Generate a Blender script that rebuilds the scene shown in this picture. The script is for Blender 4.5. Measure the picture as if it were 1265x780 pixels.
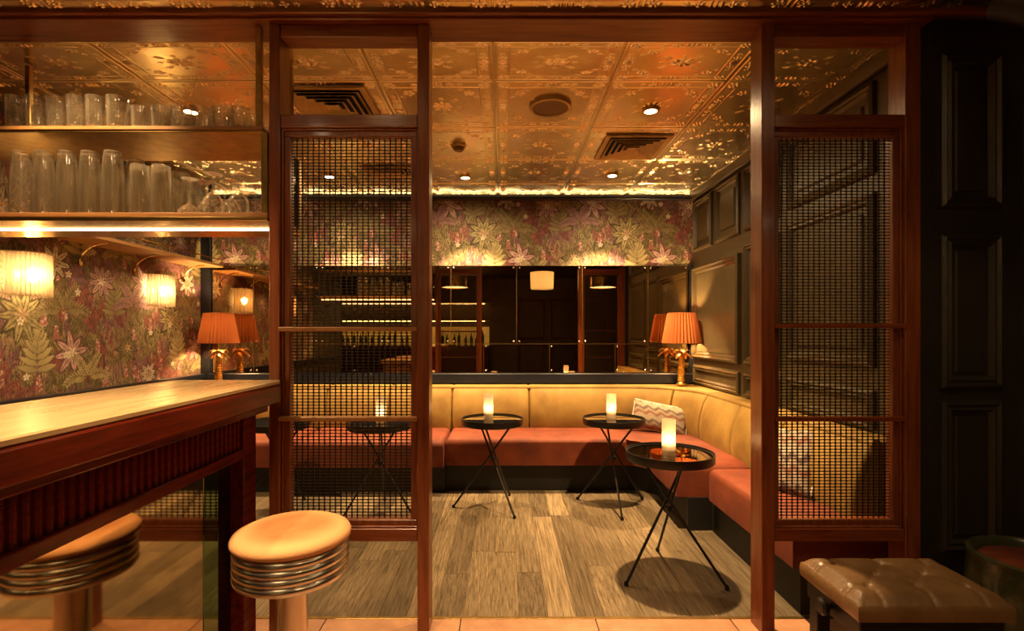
import bpy, bmesh, math, random
import numpy as np
from mathutils import Vector, Matrix

for _o in list(bpy.data.objects):
    bpy.data.objects.remove(_o)
S = bpy.context.scene
COL = S.collection
R = random.Random(7)
PI = math.pi

# ------------------------------------------------------------------ camera, world, exposure
FPX, VX, VY, CZ = 630.0, 622.0, 411.0, 1.28      # focal length and vanishing point in photo pixels, eye height
cd = bpy.data.cameras.new('camera')
cam = bpy.data.objects.new('camera', cd)
COL.objects.link(cam)
cam.location = (0, 0, CZ)
cam.rotation_euler = (PI / 2, 0, 0)
cd.sensor_fit = 'HORIZONTAL'
cd.sensor_width = 36
cd.lens = FPX / 1265 * 36
cd.shift_x = (632.5 - VX) / 1265
cd.shift_y = (VY - 390) / 1265
cd.clip_start = 0.02
S.camera = cam

W = bpy.data.worlds.new('world')
S.world = W
W.use_nodes = True
W.node_tree.nodes['Background'].inputs[0].default_value = (1, .6, .3, 1)
W.node_tree.nodes['Background'].inputs[1].default_value = 0.001

vs = S.view_settings
S.display_settings.display_device = 'sRGB'
vs.view_transform = 'Standard'
vs.look = 'None'
vs.exposure = 0.9
vs.gamma = 1
vs.use_curve_mapping = False
S.cycles.max_bounces = 14
S.cycles.transparent_max_bounces = 40
S.cycles.transmission_bounces = 12
S.cycles.glossy_bounces = 6
S.cycles.diffuse_bounces = 4
S.cycles.sample_clamp_indirect = 3.0
S.cycles.sample_clamp_direct = 0
S.cycles.caustics_reflective = False
S.cycles.caustics_refractive = False

WARM = (1.0, 0.66, 0.32)
AMBER = (1.0, 0.50, 0.15)


def light(name, kind, loc, energy, color, radius=.03, rot=None, angle=None, blend=.3, size=None):
    l = bpy.data.lights.new(name, kind)
    l.energy = energy
    l.color = color
    if kind in ('POINT', 'SPOT'):
        l.shadow_soft_size = radius
    if kind == 'SPOT':
        l.spot_size = angle
        l.spot_blend = blend
    if kind == 'AREA' and size:
        l.shape = 'RECTANGLE'
        l.size, l.size_y = size
    o = bpy.data.objects.new(name, l)
    COL.objects.link(o)
    o.location = loc
    if rot:
        o.rotation_euler = rot
    return o


# ------------------------------------------------------------------ materials
def mat(name, color, rough=.5, metal=0., noise=0., nscale=8., c2=None, bump=0., bscale=60., stretch=None,
        sheen=0., coat=0., spec=None, perobj=0., trans=0.):
    m = bpy.data.materials.new(name)
    m.use_nodes = True
    nt = m.node_tree
    N, L = nt.nodes, nt.links
    b = N['Principled BSDF']
    b.inputs['Base Color'].default_value = (*color, 1)
    b.inputs['Roughness'].default_value = rough
    b.inputs['Metallic'].default_value = metal
    if sheen:
        b.inputs['Sheen Weight'].default_value = sheen
        b.inputs['Sheen Roughness'].default_value = .4
        b.inputs['Sheen Tint'].default_value = (*[min(1, c * 1.6 + .1) for c in color], 1)
    if coat:
        b.inputs['Coat Weight'].default_value = coat
        b.inputs['Coat Roughness'].default_value = .12
    if spec is not None:
        b.inputs['Specular IOR Level'].default_value = spec
    tc = N.new('ShaderNodeTexCoord')
    mp = N.new('ShaderNodeMapping')
    L.new(tc.outputs['Object'], mp.inputs[0])
    if stretch:
        mp.inputs['Scale'].default_value = stretch
    oi = N.new('ShaderNodeObjectInfo')
    if perobj:
        mul = N.new('ShaderNodeMath'); mul.operation = 'MULTIPLY'; mul.inputs[1].default_value = 37.
        L.new(oi.outputs['Random'], mul.inputs[0])
        L.new(mul.outputs[0], mp.inputs['Location'])
    col_out = None
    if noise or c2:
        nz = N.new('ShaderNodeTexNoise')
        nz.inputs['Scale'].default_value = nscale
        nz.inputs['Detail'].default_value = 6
        nz.inputs['Roughness'].default_value = .62
        L.new(mp.outputs[0], nz.inputs['Vector'])
        rp = N.new('ShaderNodeValToRGB')
        rp.color_ramp.elements[0].position = .33
        rp.color_ramp.elements[1].position = .68
        cc = c2 if c2 else tuple(c * (1 - noise) for c in color)
        rp.color_ramp.elements[0].color = (*cc, 1)
        rp.color_ramp.elements[1].color = (*color, 1)
        L.new(nz.outputs['Fac'], rp.inputs[0])
        col_out = rp.outputs[0]
    if perobj and col_out is not None:
        hv = N.new('ShaderNodeHueSaturation')
        mr = N.new('ShaderNodeMapRange')
        mr.inputs['To Min'].default_value = 1 - perobj
        mr.inputs['To Max'].default_value = 1 + perobj * .6
        L.new(oi.outputs['Random'], mr.inputs[0])
        L.new(mr.outputs[0], hv.inputs['Value'])
        L.new(col_out, hv.inputs['Color'])
        col_out = hv.outputs[0]
    if col_out is not None:
        L.new(col_out, b.inputs['Base Color'])
    if bump:
        nb = N.new('ShaderNodeTexNoise')
        nb.inputs['Scale'].default_value = bscale
        nb.inputs['Detail'].default_value = 4
        L.new(mp.outputs[0], nb.inputs['Vector'])
        bp = N.new('ShaderNodeBump')
        bp.inputs['Strength'].default_value = bump
        bp.inputs['Distance'].default_value = .01
        L.new(nb.outputs['Fac'], bp.inputs['Height'])
        L.new(bp.outputs[0], b.inputs['Normal'])
    return m


def emit(name, color, strength):
    m = bpy.data.materials.new(name)
    m.use_nodes = True
    b = m.node_tree.nodes['Principled BSDF']
    b.inputs['Base Color'].default_value = (*color, 1)
    b.inputs['Emission Color'].default_value = (*color, 1)
    b.inputs['Emission Strength'].default_value = strength
    return m


def thin_glass(name, tint, gloss=.16, rough=.03, bump=0., frost=0.):
    """thin-walled glass: fresnel mix of clear transmission and a sharp reflection, with an optional frosted share"""
    m = bpy.data.materials.new(name)
    m.use_nodes = True
    nt = m.node_tree
    N, L = nt.nodes, nt.links
    N.clear()
    out = N.new('ShaderNodeOutputMaterial')
    tr = N.new('ShaderNodeBsdfTransparent'); tr.inputs[0].default_value = (*tint, 1)
    gl = N.new('ShaderNodeBsdfGlossy'); gl.inputs['Roughness'].default_value = rough
    gl.inputs[0].default_value = (1, 1, 1, 1)
    lw = N.new('ShaderNodeLayerWeight'); lw.inputs[0].default_value = .25
    mr = N.new('ShaderNodeMapRange'); mr.inputs['To Min'].default_value = gloss * .5; mr.inputs['To Max'].default_value = min(1, gloss * 4)
    L.new(lw.outputs['Fresnel'], mr.inputs[0])
    mx = N.new('ShaderNodeMixShader')
    L.new(mr.outputs[0], mx.inputs[0]); L.new(tr.outputs[0], mx.inputs[1]); L.new(gl.outputs[0], mx.inputs[2])
    last = mx
    if frost:
        tl = N.new('ShaderNodeBsdfTranslucent'); tl.inputs[0].default_value = (1, .88, .70, 1)
        df = N.new('ShaderNodeBsdfDiffuse'); df.inputs[0].default_value = (.9, .72, .48, 1)
        m1 = N.new('ShaderNodeMixShader'); m1.inputs[0].default_value = .35
        L.new(tl.outputs[0], m1.inputs[1]); L.new(df.outputs[0], m1.inputs[2])
        m2 = N.new('ShaderNodeMixShader'); m2.inputs[0].default_value = frost
        L.new(last.outputs[0], m2.inputs[1]); L.new(m1.outputs[0], m2.inputs[2])
        last = m2
    if bump:
        nz = N.new('ShaderNodeTexNoise'); nz.inputs['Scale'].default_value = 45
        bp = N.new('ShaderNodeBump'); bp.inputs['Strength'].default_value = bump
        tc = N.new('ShaderNodeTexCoord'); L.new(tc.outputs['Object'], nz.inputs['Vector'])
        L.new(nz.outputs['Fac'], bp.inputs['Height']); L.new(bp.outputs[0], gl.inputs['Normal'])
    L.new(last.outputs[0], out.inputs[0])
    return m


def cloth_shade(name, color, trans=.55):
    m = bpy.data.materials.new(name)
    m.use_nodes = True
    nt = m.node_tree
    N, L = nt.nodes, nt.links
    N.clear()
    out = N.new('ShaderNodeOutputMaterial')
    tl = N.new('ShaderNodeBsdfTranslucent'); tl.inputs[0].default_value = (*color, 1)
    df = N.new('ShaderNodeBsdfDiffuse'); df.inputs[0].default_value = (*color, 1)
    mx = N.new('ShaderNodeMixShader'); mx.inputs[0].default_value = 1 - trans
    L.new(tl.outputs[0], mx.inputs[1]); L.new(df.outputs[0], mx.inputs[2])
    L.new(mx.outputs[0], out.inputs[0])
    return m


def attr_print(name, rough=.6):
    m = bpy.data.materials.new(name)
    m.use_nodes = True
    nt = m.node_tree
    a = nt.nodes.new('ShaderNodeAttribute'); a.attribute_name = 'print'
    nt.links.new(a.outputs['Color'], nt.nodes['Principled BSDF'].inputs['Base Color'])
    nt.nodes['Principled BSDF'].inputs['Roughness'].default_value = rough
    nt.nodes['Principled BSDF'].inputs['Specular IOR Level'].default_value = .25
    return m


M = {}
M['mahogany'] = mat('mahogany', (.28, .078, .021), .34, c2=(.15, .030, .008), nscale=5, stretch=(9, 9, .8), bump=.08, bscale=20, coat=.25)
M['mahogany_h'] = mat('mahogany_rail', (.26, .062, .016), .26, c2=(.15, .030, .008), nscale=5, stretch=(.8, 9, 9), bump=.08, bscale=20, coat=.25)
M['bar_wood'] = mat('bar_wood', (.17, .016, .004), .24, c2=(.07, .006, .002), nscale=5, stretch=(9, .8, 9), spec=.22, bump=.05, bscale=15)
M['bar_top'] = mat('bar_top', (.60, .42, .22), .24, c2=(.45, .29, .135), nscale=3.2, stretch=(7, .9, 7), bump=.05, bscale=12, coat=.3)
M['shelf_wood'] = mat('shelf_wood', (.42, .20, .06), .42, c2=(.26, .10, .03), nscale=4, stretch=(1, 6, 6), bump=.06, bscale=25)
M['oak_shelf'] = mat('oak_shelf', (.50, .27, .10), .45, c2=(.34, .16, .05), nscale=4, stretch=(8, .9, 8), bump=.06, bscale=25)
M['brass'] = mat('brass', (.78, .50, .17), .24, 1., noise=.25, nscale=14)
M['old_brass'] = mat('old_brass', (.42, .27, .09), .36, 1., noise=.4, nscale=20)
M['lattice'] = mat('lattice_metal', (.034, .018, .007), .55, .5, noise=.3, nscale=30)
M['tin'] = mat('tin_gold', (.98, .82, .50), .25, 1., c2=(.88, .70, .40), nscale=6)
M['ceil_plain'] = mat('ceiling_bronze', (.20, .10, .03), .4, .6, noise=.4, nscale=5)
M['chrome'] = mat('chrome', (.72, .66, .56), .27, 1., noise=.12, nscale=25)
M['black_metal'] = mat('black_metal', (.014, .011, .009), .38, .3, noise=.3, nscale=30)
M['black_glass'] = mat('black_glass', (.30, .25, .18), .03, 1., noise=.08, nscale=6)
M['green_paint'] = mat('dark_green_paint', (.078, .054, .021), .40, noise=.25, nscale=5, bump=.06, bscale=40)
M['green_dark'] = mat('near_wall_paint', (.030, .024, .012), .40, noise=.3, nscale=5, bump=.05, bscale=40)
M['navy'] = mat('navy_trim', (.012, .014, .022), .32, noise=.3, nscale=8)
M['ochre'] = mat('ochre_velvet', (.35, .205, .040), .75, c2=(.215, .115, .018), nscale=4.5, sheen=.04, bump=.10, bscale=140)
M['rust'] = mat('rust_velvet', (.205, .036, .006), .74, c2=(.105, .015, .003), nscale=5, sheen=.03, bump=.10, bscale=140)
M['suede'] = mat('tan_suede', (.72, .33, .12), .75, c2=(.54, .20, .06), nscale=9, sheen=.2, bump=.18, bscale=160)
def worn_seat():
    m = mat('worn_suede', (.62, .25, .085), .75, c2=(.46, .155, .045), nscale=9, sheen=.2, bump=.18, bscale=160)
    nt = m.node_tree; N, L = nt.nodes, nt.links
    b = N['Principled BSDF']
    src = b.inputs['Base Color'].links[0].from_socket
    tc = N.new('ShaderNodeTexCoord'); sx = N.new('ShaderNodeSeparateXYZ'); L.new(tc.outputs['Object'], sx.inputs[0])
    cx = N.new('ShaderNodeCombineXYZ'); L.new(sx.outputs[0], cx.inputs[0]); L.new(sx.outputs[1], cx.inputs[1])
    ln = N.new('ShaderNodeVectorMath'); ln.operation = 'LENGTH'; L.new(cx.outputs[0], ln.inputs[0])
    mr = N.new('ShaderNodeMapRange'); mr.interpolation_type = 'SMOOTHSTEP'
    mr.inputs['From Min'].default_value = .085; mr.inputs['From Max'].default_value = .175
    L.new(ln.outputs['Value'], mr.inputs[0])
    mx = N.new('ShaderNodeMix'); mx.data_type = 'RGBA'; L.new(mr.outputs[0], mx.inputs[0]); L.new(src, mx.inputs[6])
    mx.inputs[7].default_value = (.80, .40, .165, 1)
    L.new(mx.outputs[2], b.inputs['Base Color'])
    return m


M['suede'] = worn_seat()
M['leather'] = mat('olive_leather', (.27, .145, .058), .36, c2=(.19, .098, .036), nscale=9, bump=.22, bscale=55, coat=.15)
M['plinth'] = mat('plinth_black', (.006, .0045, .0035), .6, noise=.3, nscale=9)
M['plank'] = mat('scraped_oak', (.31, .225, .125), .40, c2=(.085, .055, .028), nscale=2.2, stretch=(7, 2.2, 4), bump=.7, bscale=7, perobj=.45)
M['terra'] = mat('terracotta_tile', (.44, .22, .115), .45, c2=(.33, .15, .075), nscale=7, bump=.12, bscale=18, perobj=.15)
M['grout'] = mat('grout', (.09, .055, .032), .85, noise=.3, nscale=30)
M['subfloor'] = mat('subfloor', (.02, .013, .008), .8, noise=.3, nscale=10)
M['plaster'] = mat('dark_plaster', (.05, .035, .022), .7, noise=.3, nscale=4)
M['mirror'] = mat('bronze_mirror', (.58, .45, .29), .012, 1., noise=.06, nscale=1.5)
M['bar_mirror'] = mat('aged_mirror', (.62, .50, .33), .05, 1., noise=.35, nscale=3.0, bump=.015, bscale=5)
M['green_mirror'] = mat('green_mirror', (.17, .24, .10), .05, 1., noise=.15, nscale=3)
M['glass'] = thin_glass('clear_glass', (.95, .93, .89), .16, .04, bump=.3, frost=.06)
M['green_glass'] = thin_glass('green_glass', (.45, .47, .32), .14, .04)
M['frost'] = thin_glass('frosted_glass', (.95, .9, .8), .10, .12, frost=.75)
M['rod'] = thin_glass('ribbed_glass', (.98, .9, .7), .16, .10, frost=.45)
M['shade'] = cloth_shade('pleated_silk', (.38, .115, .036), .036)
M['white_shade'] = cloth_shade('cream_shade', (.9, .78, .55), .6)
M['wax'] = mat('wax', (.9, .8, .62), .5, noise=.1)
M['flame'] = emit('flame', (1, .70, .36), 30)
M['bulb'] = emit('bulb', (1, .66, .30), 55)
M['led'] = emit('led', (1, .64, .25), 9)
M['cove'] = emit('added_cove_strip', (1, .68, .32), 6)
M['downlight'] = emit('downlight_lens', (1, .74, .42), 45)
M['diffuser'] = emit('pendant_diffuser', (1, .70, .36), 3)
M['gold_leaf'] = mat('gold_leaf', (.80, .50, .14), .32, 1., noise=.3, nscale=30, bump=.1, bscale=60)
M['vent'] = mat('vent_gold', (.62, .40, .15), .42, .6, noise=.3, nscale=12)
M['void'] = mat('vent_void', (.008, .005, .003), .9, noise=.2)
M['green_glaze'] = mat('green_glaze', (.016, .040, .018), .3, c2=(.075, .055, .015), nscale=26, coat=.4)
M['bottle'] = mat('bottle_glass', (.10, .13, .015), .12, c2=(.04, .06, .01), nscale=6)
M['backlit'] = emit('backlit_panel', (.80, .50, .10), .22)
M['speaker'] = mat('speaker_grille', (.22, .115, .038), .6, .3, noise=.2, nscale=60)
M['paper'] = attr_print('jungle_wallpaper', .62)
M['pillow_print'] = attr_print('woven_print', .85)


# ------------------------------------------------------------------ mesh helpers (world coordinates unless a thing is built about its origin)
def box(bm, x0, x1, y0, y1, z0, z1, bev=0., seg=1, faces_mat=None):
    vs_ = [bm.verts.new(p) for p in ((x0, y0, z0), (x1, y0, z0), (x1, y1, z0), (x0, y1, z0), (x0, y0, z1), (x1, y0, z1), (x1, y1, z1), (x0, y1, z1))]
    fs = [bm.faces.new([vs_[i] for i in f]) for f in ((3, 2, 1, 0), (4, 5, 6, 7), (0, 1, 5, 4), (1, 2, 6, 5), (2, 3, 7, 6), (3, 0, 4, 7))]
    if bev:
        es = {e for f in fs for e in f.edges}
        bmesh.ops.bevel(bm, geom=list(es), offset=bev, segments=seg, affect='EDGES', profile=.5, clamp_overlap=True)


def lathe(bm, prof, cx=0, cy=0, n=24, close=False, wave=None):
    """prof: (r, z) from bottom to top; r = 0 closes to a point"""
    rings = []
    for r, z in prof:
        if r <= 1e-6:
            rings.append([bm.verts.new((cx, cy, z))])
        else:
            ring = []
            for k in range(n):
                a = 2 * PI * k / n
                rr = r + (wave(k, r) if wave else 0)
                ring.append(bm.verts.new((cx + rr * math.cos(a), cy + rr * math.sin(a), z)))
            rings.append(ring)
    for a, b in zip(rings, rings[1:]):
        for k in range(n):
            k2 = (k + 1) % n
            if len(a) == 1 and len(b) == 1:
                continue
            if len(a) == 1:
                bm.faces.new((a[0], b[k2], b[k]))
            elif len(b) == 1:
                bm.faces.new((a[k], a[k2], b[0]))
            else:
                bm.faces.new((a[k], a[k2], b[k2], b[k]))


def tube(bm, pts, r, n=8, caps=True):
    pts = [Vector(p) for p in pts]
    rings = []
    for i, p in enumerate(pts):
        t = (pts[min(i + 1, len(pts) - 1)] - pts[max(i - 1, 0)]).normalized()
        up = Vector((0, 0, 1)) if abs(t.z) < .95 else Vector((1, 0, 0))
        a = t.cross(up).normalized(); b = t.cross(a).normalized()
        rr = r[i] if isinstance(r, (list, tuple)) else r
        rings.append([bm.verts.new(p + (a * math.cos(2 * PI * k / n) + b * math.sin(2 * PI * k / n)) * rr) for k in range(n)])
    for a, b in zip(rings, rings[1:]):
        for k in range(n):
            bm.faces.new((a[k], a[(k + 1) % n], b[(k + 1) % n], b[k]))
    if caps:
        bm.faces.new(rings[0][::-1]); bm.faces.new(rings[-1])


def slab(bm, poly, z0, z1, bev=0., seg=3):
    """plan polygon (counter-clockwise) raised from z0 to z1, top edge rounded"""
    lo = [bm.verts.new((x, y, z0)) for x, y in poly]
    hi = [bm.verts.new((x, y, z1)) for x, y in poly]
    n = len(poly)
    bm.faces.new(lo[::-1])
    top = bm.faces.new(hi)
    for i in range(n):
        bm.faces.new((lo[i], lo[(i + 1) % n], hi[(i + 1) % n], hi[i]))
    if bev:
        bmesh.ops.bevel(bm, geom=list(top.edges), offset=bev, segments=seg, affect='EDGES', profile=.5, clamp_overlap=True)


def frame(bm, axis, c, u0, u1, z0, z1, w, d0, d1, bev=.004):
    """rectangular moulding in a wall plane; axis 'x': plane of constant x (u is y), 'y': plane of constant y (u is x)"""
    for (a0, a1, b0, b1) in ((u0, u1, z0, z0 + w), (u0, u1, z1 - w, z1), (u0, u0 + w, z0 + w, z1 - w), (u1 - w, u1, z0 + w, z1 - w)):
        if axis == 'x':
            box(bm, min(c + d0, c + d1), max(c + d0, c + d1), a0, a1, b0, b1, bev)
        else:
            box(bm, a0, a1, min(c + d0, c + d1), max(c + d0, c + d1), b0, b1, bev)


def ring_frame(bm, axis, c, u0, u1, z0, z1, prof):
    """mitred moulding: prof is a list of (inset, depth) swept round the rectangle"""
    def P(u, z, d):
        return (c + d, u, z) if axis == 'x' else (u, c + d, z)
    loops = []
    for ins, d in prof:
        loops.append([bm.verts.new(P(u, z, d)) for u, z in ((u0 + ins, z0 + ins), (u1 - ins, z0 + ins), (u1 - ins, z1 - ins), (u0 + ins, z1 - ins))])
    for a, b in zip(loops, loops[1:]):
        for k in range(4):
            bm.faces.new((a[k], a[(k + 1) % 4], b[(k + 1) % 4], b[k]))


def mesh_of(bm, name, material, smooth=False, ang=40):
    bmesh.ops.recalc_face_normals(bm, faces=bm.faces[:])
    me = bpy.data.meshes.new(name)
    bm.to_mesh(me)
    bm.free()
    me.materials.append(material)
    if smooth:
        for p in me.polygons:
            p.use_smooth = True
        if ang < 180:
            me.set_sharp_from_angle(angle=math.radians(ang))
    return me


def part(name, bm, material, parent=None, smooth=False, ang=40, local=False, label=None):
    """link bm as ONE mesh object; world coordinates are made relative to the parent unless local"""
    if parent is not None and not local:
        off = Vector((0, 0, 0))
        q = parent
        while q is not None:
            off += q.location
            q = q.parent
        bmesh.ops.translate(bm, verts=bm.verts[:], vec=-off)
    o = bpy.data.objects.new(name, mesh_of(bm, name, material, smooth, ang))
    COL.objects.link(o)
    if parent is not None:
        o.parent = parent
    if label:
        o['label'] = label
    return o


def thing(name, label, cat, loc=(0, 0, 0), rotz=0, group=None):
    o = bpy.data.objects.new(name, None)
    o.empty_display_size = .1
    COL.objects.link(o)
    o.location = loc
    o.rotation_euler = (0, 0, rotz)
    o['label'] = label
    o['category'] = cat
    if group:
        o['group'] = group
    return o


def tag(o, label, cat, group=None):
    o['label'] = label
    o['category'] = cat
    if group:
        o['group'] = group
    return o


def struct(o):
    o['kind'] = 'structure'
    return o


CH = {}


def kids(o):
    return [c for c in bpy.data.objects if c.parent == o]


def dup(root, loc, rotz=0, label=None):
    """a copy of a thing with copies of its parts and sub-parts (and of its own lamp)"""
    if root.name not in CH:
        CH[root.name] = [(c, kids(c)) for c in kids(root)]
    r = root.copy()
    COL.objects.link(r)
    r.location = loc
    r.rotation_euler = (0, 0, rotz)
    if label:
        r['label'] = label
    for c, gs in CH[root.name]:
        cc = c.copy(); COL.objects.link(cc); cc.parent = r
        for g in gs:
            gg = g.copy(); COL.objects.link(gg); gg.parent = cc
    return r


def B():
    return bmesh.new()


# ------------------------------------------------------------------ room dimensions
XL, XR, YB, ZC = -2.87, 1.80, 4.855, 2.595
YS0, YS1 = 2.16, 2.26                 # the screens' front and back face
NX0, NX1, NY0 = -4.6, 3.0, -2.9       # the front room


# ------------------------------------------------------------------ floor
bm = B(); box(bm, NX0, NX1, NY0, YB + .1, -.08, -.012)
floor = struct(part('floor', bm, M['subfloor']))
pl_w = .128
x = XL
unit = None
k = 0
while x < XR - .02:
    x1 = min(x + pl_w, XR)
    y = 2.292
    first = True
    while y < YB - .01:
        ln = R.uniform(.75, 1.5)
        if first:
            ln = R.uniform(.35, 1.3)
            first = False
        y1 = min(y + ln, YB)
        if YB - y1 < .3:
            y1 = YB
        if unit is None:
            bm = B(); box(bm, -.5, .5, -.5, .5, -.012, 0, 0)
            es = [e for e in bm.edges if all(v.co.z > -.001 for v in e.verts)]
            unit = mesh_of(bm, 'floor_plank', M['plank'])
        # boards under the banquette's plinth are not seen
        if not (y > 4.25 and y1 > 4.4):
            o = bpy.data.objects.new('floor_plank', unit)
            COL.objects.link(o)
            o.parent = floor
            o.location = ((x + x1) / 2, (y + y1) / 2, R.uniform(-.0012, 0))
            o.scale = (x1 - x - .0012, y1 - y - .0016, 1)
        y = y1
    x = x1
# terracotta tiles of the front room
bm = B(); box(bm, -.5, .5, -.5, .5, -.012, 0)
tmesh = mesh_of(bm, 'floor_tile', M['terra'])
ts = .60
bm = B(); box(bm, NX0, NX1, NY0, 2.284, -.012, -.006); part('tile_grout', bm, M['grout'], floor)
for i in range(-4, 5):
    for j in range(0, 4):
        o = bpy.data.objects.new('floor_tile', tmesh); COL.objects.link(o); o.parent = floor
        o.location = (.41 + (i - .5) * ts + ts / 2 - ts / 2, 2.282 - (j + .5) * ts, .0)
        o.scale = (ts - .006, ts - .006, 1)
bm = B(); box(bm, XL, XR, 2.276, 2.294, -.011, .003, .002); part('threshold_strip', bm, M['old_brass'], floor)


# ------------------------------------------------------------------ ceiling of pressed tin tiles
def tin_height(u, v):
    """relief of one pressed tin tile, 0..1 in both directions"""
    a = np.minimum(np.minimum(u, 1 - u), np.minimum(v, 1 - v))           # distance to the edge
    h = .0016 * np.sin(2 * PI * u + .7) * np.sin(2 * PI * v + .3)          # the sheet is not quite flat
    h += .0030 * np.exp(-((a - .020) / .006) ** 2)
    h += .0016 * np.exp(-((a - .125) / .006) ** 2)
    x, y = u - .5, v - .5

    def rosette(cx, cy, rad, lobes, amp, ph=0.):
        X, Y = x - cx, y - cy
        q = np.hypot(X, Y); w = np.arctan2(Y, X)
        return amp * (np.exp(-((q - rad) / (rad * .45)) ** 2) * (.5 + .5 * np.cos(lobes * w + ph)) ** 1.2 + .9 * np.exp(-(q / (rad * .34)) ** 2))

    def bars(cx, cy, ang, amp=.0062):
        ca, sa = math.cos(ang), math.sin(ang)
        X, Y = (x - cx) * ca + (y - cy) * sa, -(x - cx) * sa + (y - cy) * ca
        return amp * sum(np.exp(-((X - d) / .0085) ** 2 - (Y / (.036 if d == 0 else .028)) ** 4) for d in (-.036, 0, .036))

    for sx, sy, an in ((0, .425, 0), (0, -.425, 0), (.425, 0, PI / 2), (-.425, 0, PI / 2)):
        h += bars(sx, sy, an)
        for k in (-1, 1):
            h += rosette(sx + (k * .115 if sx == 0 else 0), sy + (k * .115 if sy == 0 else 0), .022, 4, .0052, .4)
            h += rosette(sx + (k * .20 if sx == 0 else 0), sy + (k * .20 if sy == 0 else 0), .015, 5, .0045)
    for sx in (-1, 1):
        for sy in (-1, 1):
            h += rosette(sx * .415, sy * .415, .032, 6, .0060)
            h += rosette(sx * .27, sy * .27, .030, 5, .0050, sx * 1.)
            h += rosette(sx * .20, sy * .335, .014, 4, .0040)
            h += rosette(sx * .335, sy * .20, .014, 4, .0040)
            h += rosette(sx * .135, sy * .135, .016, 4, .0040)
    h += rosette(0, 0, .060, 8, .0060)
    for k in range(8):
        h += rosette(.155 * math.cos(k * PI / 4), .155 * math.sin(k * PI / 4), .013, 4, .0040)
    return h


def tin_mesh(n=190):
    g = np.linspace(0, 1, n)
    u, v = np.meshgrid(g, g, indexing='ij')
    h = tin_height(u, v)
    co = np.stack([u - .5, v - .5, -h], -1).reshape(-1, 3)
    idx = np.arange(n * n).reshape(n, n)
    q = np.stack([idx[:-1, :-1], idx[:-1, 1:], idx[1:, 1:], idx[1:, :-1]], -1).reshape(-1, 4)
    me = bpy.data.meshes.new('tin_tile')
    me.from_pydata(co.tolist(), [], q.tolist())
    for p in me.polygons:
        p.use_smooth = True
    me.materials.append(M['tin'])
    return me


TIN = tin_mesh()
bm = B(); box(bm, NX0, NX1, NY0, YB + .1, ZC + .03, ZC + .12)
ceiling = struct(part('ceiling', bm, M['ceil_plain']))


def tile_field(xa, xb, ya, yb, x0, y0, p, z, skip=None):
    xs = [xa] + [x0 + p * k for k in range(-20, 20) if xa + .04 < x0 + p * k < xb - .04] + [xb]
    ys = [ya] + [y0 + p * k for k in range(-20, 20) if ya + .04 < y0 + p * k < yb - .04] + [yb]
    for a, b in zip(xs, xs[1:]):
        for c, d in zip(ys, ys[1:]):
            o = bpy.data.objects.new('tin_tile', TIN); COL.objects.link(o); o.parent = ceiling
            o.location = ((a + b) / 2, (c + d) / 2, z + R.uniform(-.0012, .0012))
            o.scale = (b - a - .002, d - c - .002, 1)
            o.rotation_euler = (R.uniform(-.003, .003), R.uniform(-.003, .003), 0)


tile_field(XL, XR, 2.305, YB, .56, 2.66, .61, ZC)
tile_field(-3.0, 2.9, .90, 2.125, .56, 2.125, .61, ZC + .022)

# beam over the screens
bm = B(); box(bm, -2.87, 1.80, 2.13, 2.30, ZC - .006, ZC + .029, .003)
struct(part('trim_1', bm, M['mahogany_h']))
bm = B(); box(bm, -2.87, 2.95, 2.105, 2.131, ZC + .005, ZC + .029, .004)
struct(part('trim_2', bm, M['mahogany_h']))


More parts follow.
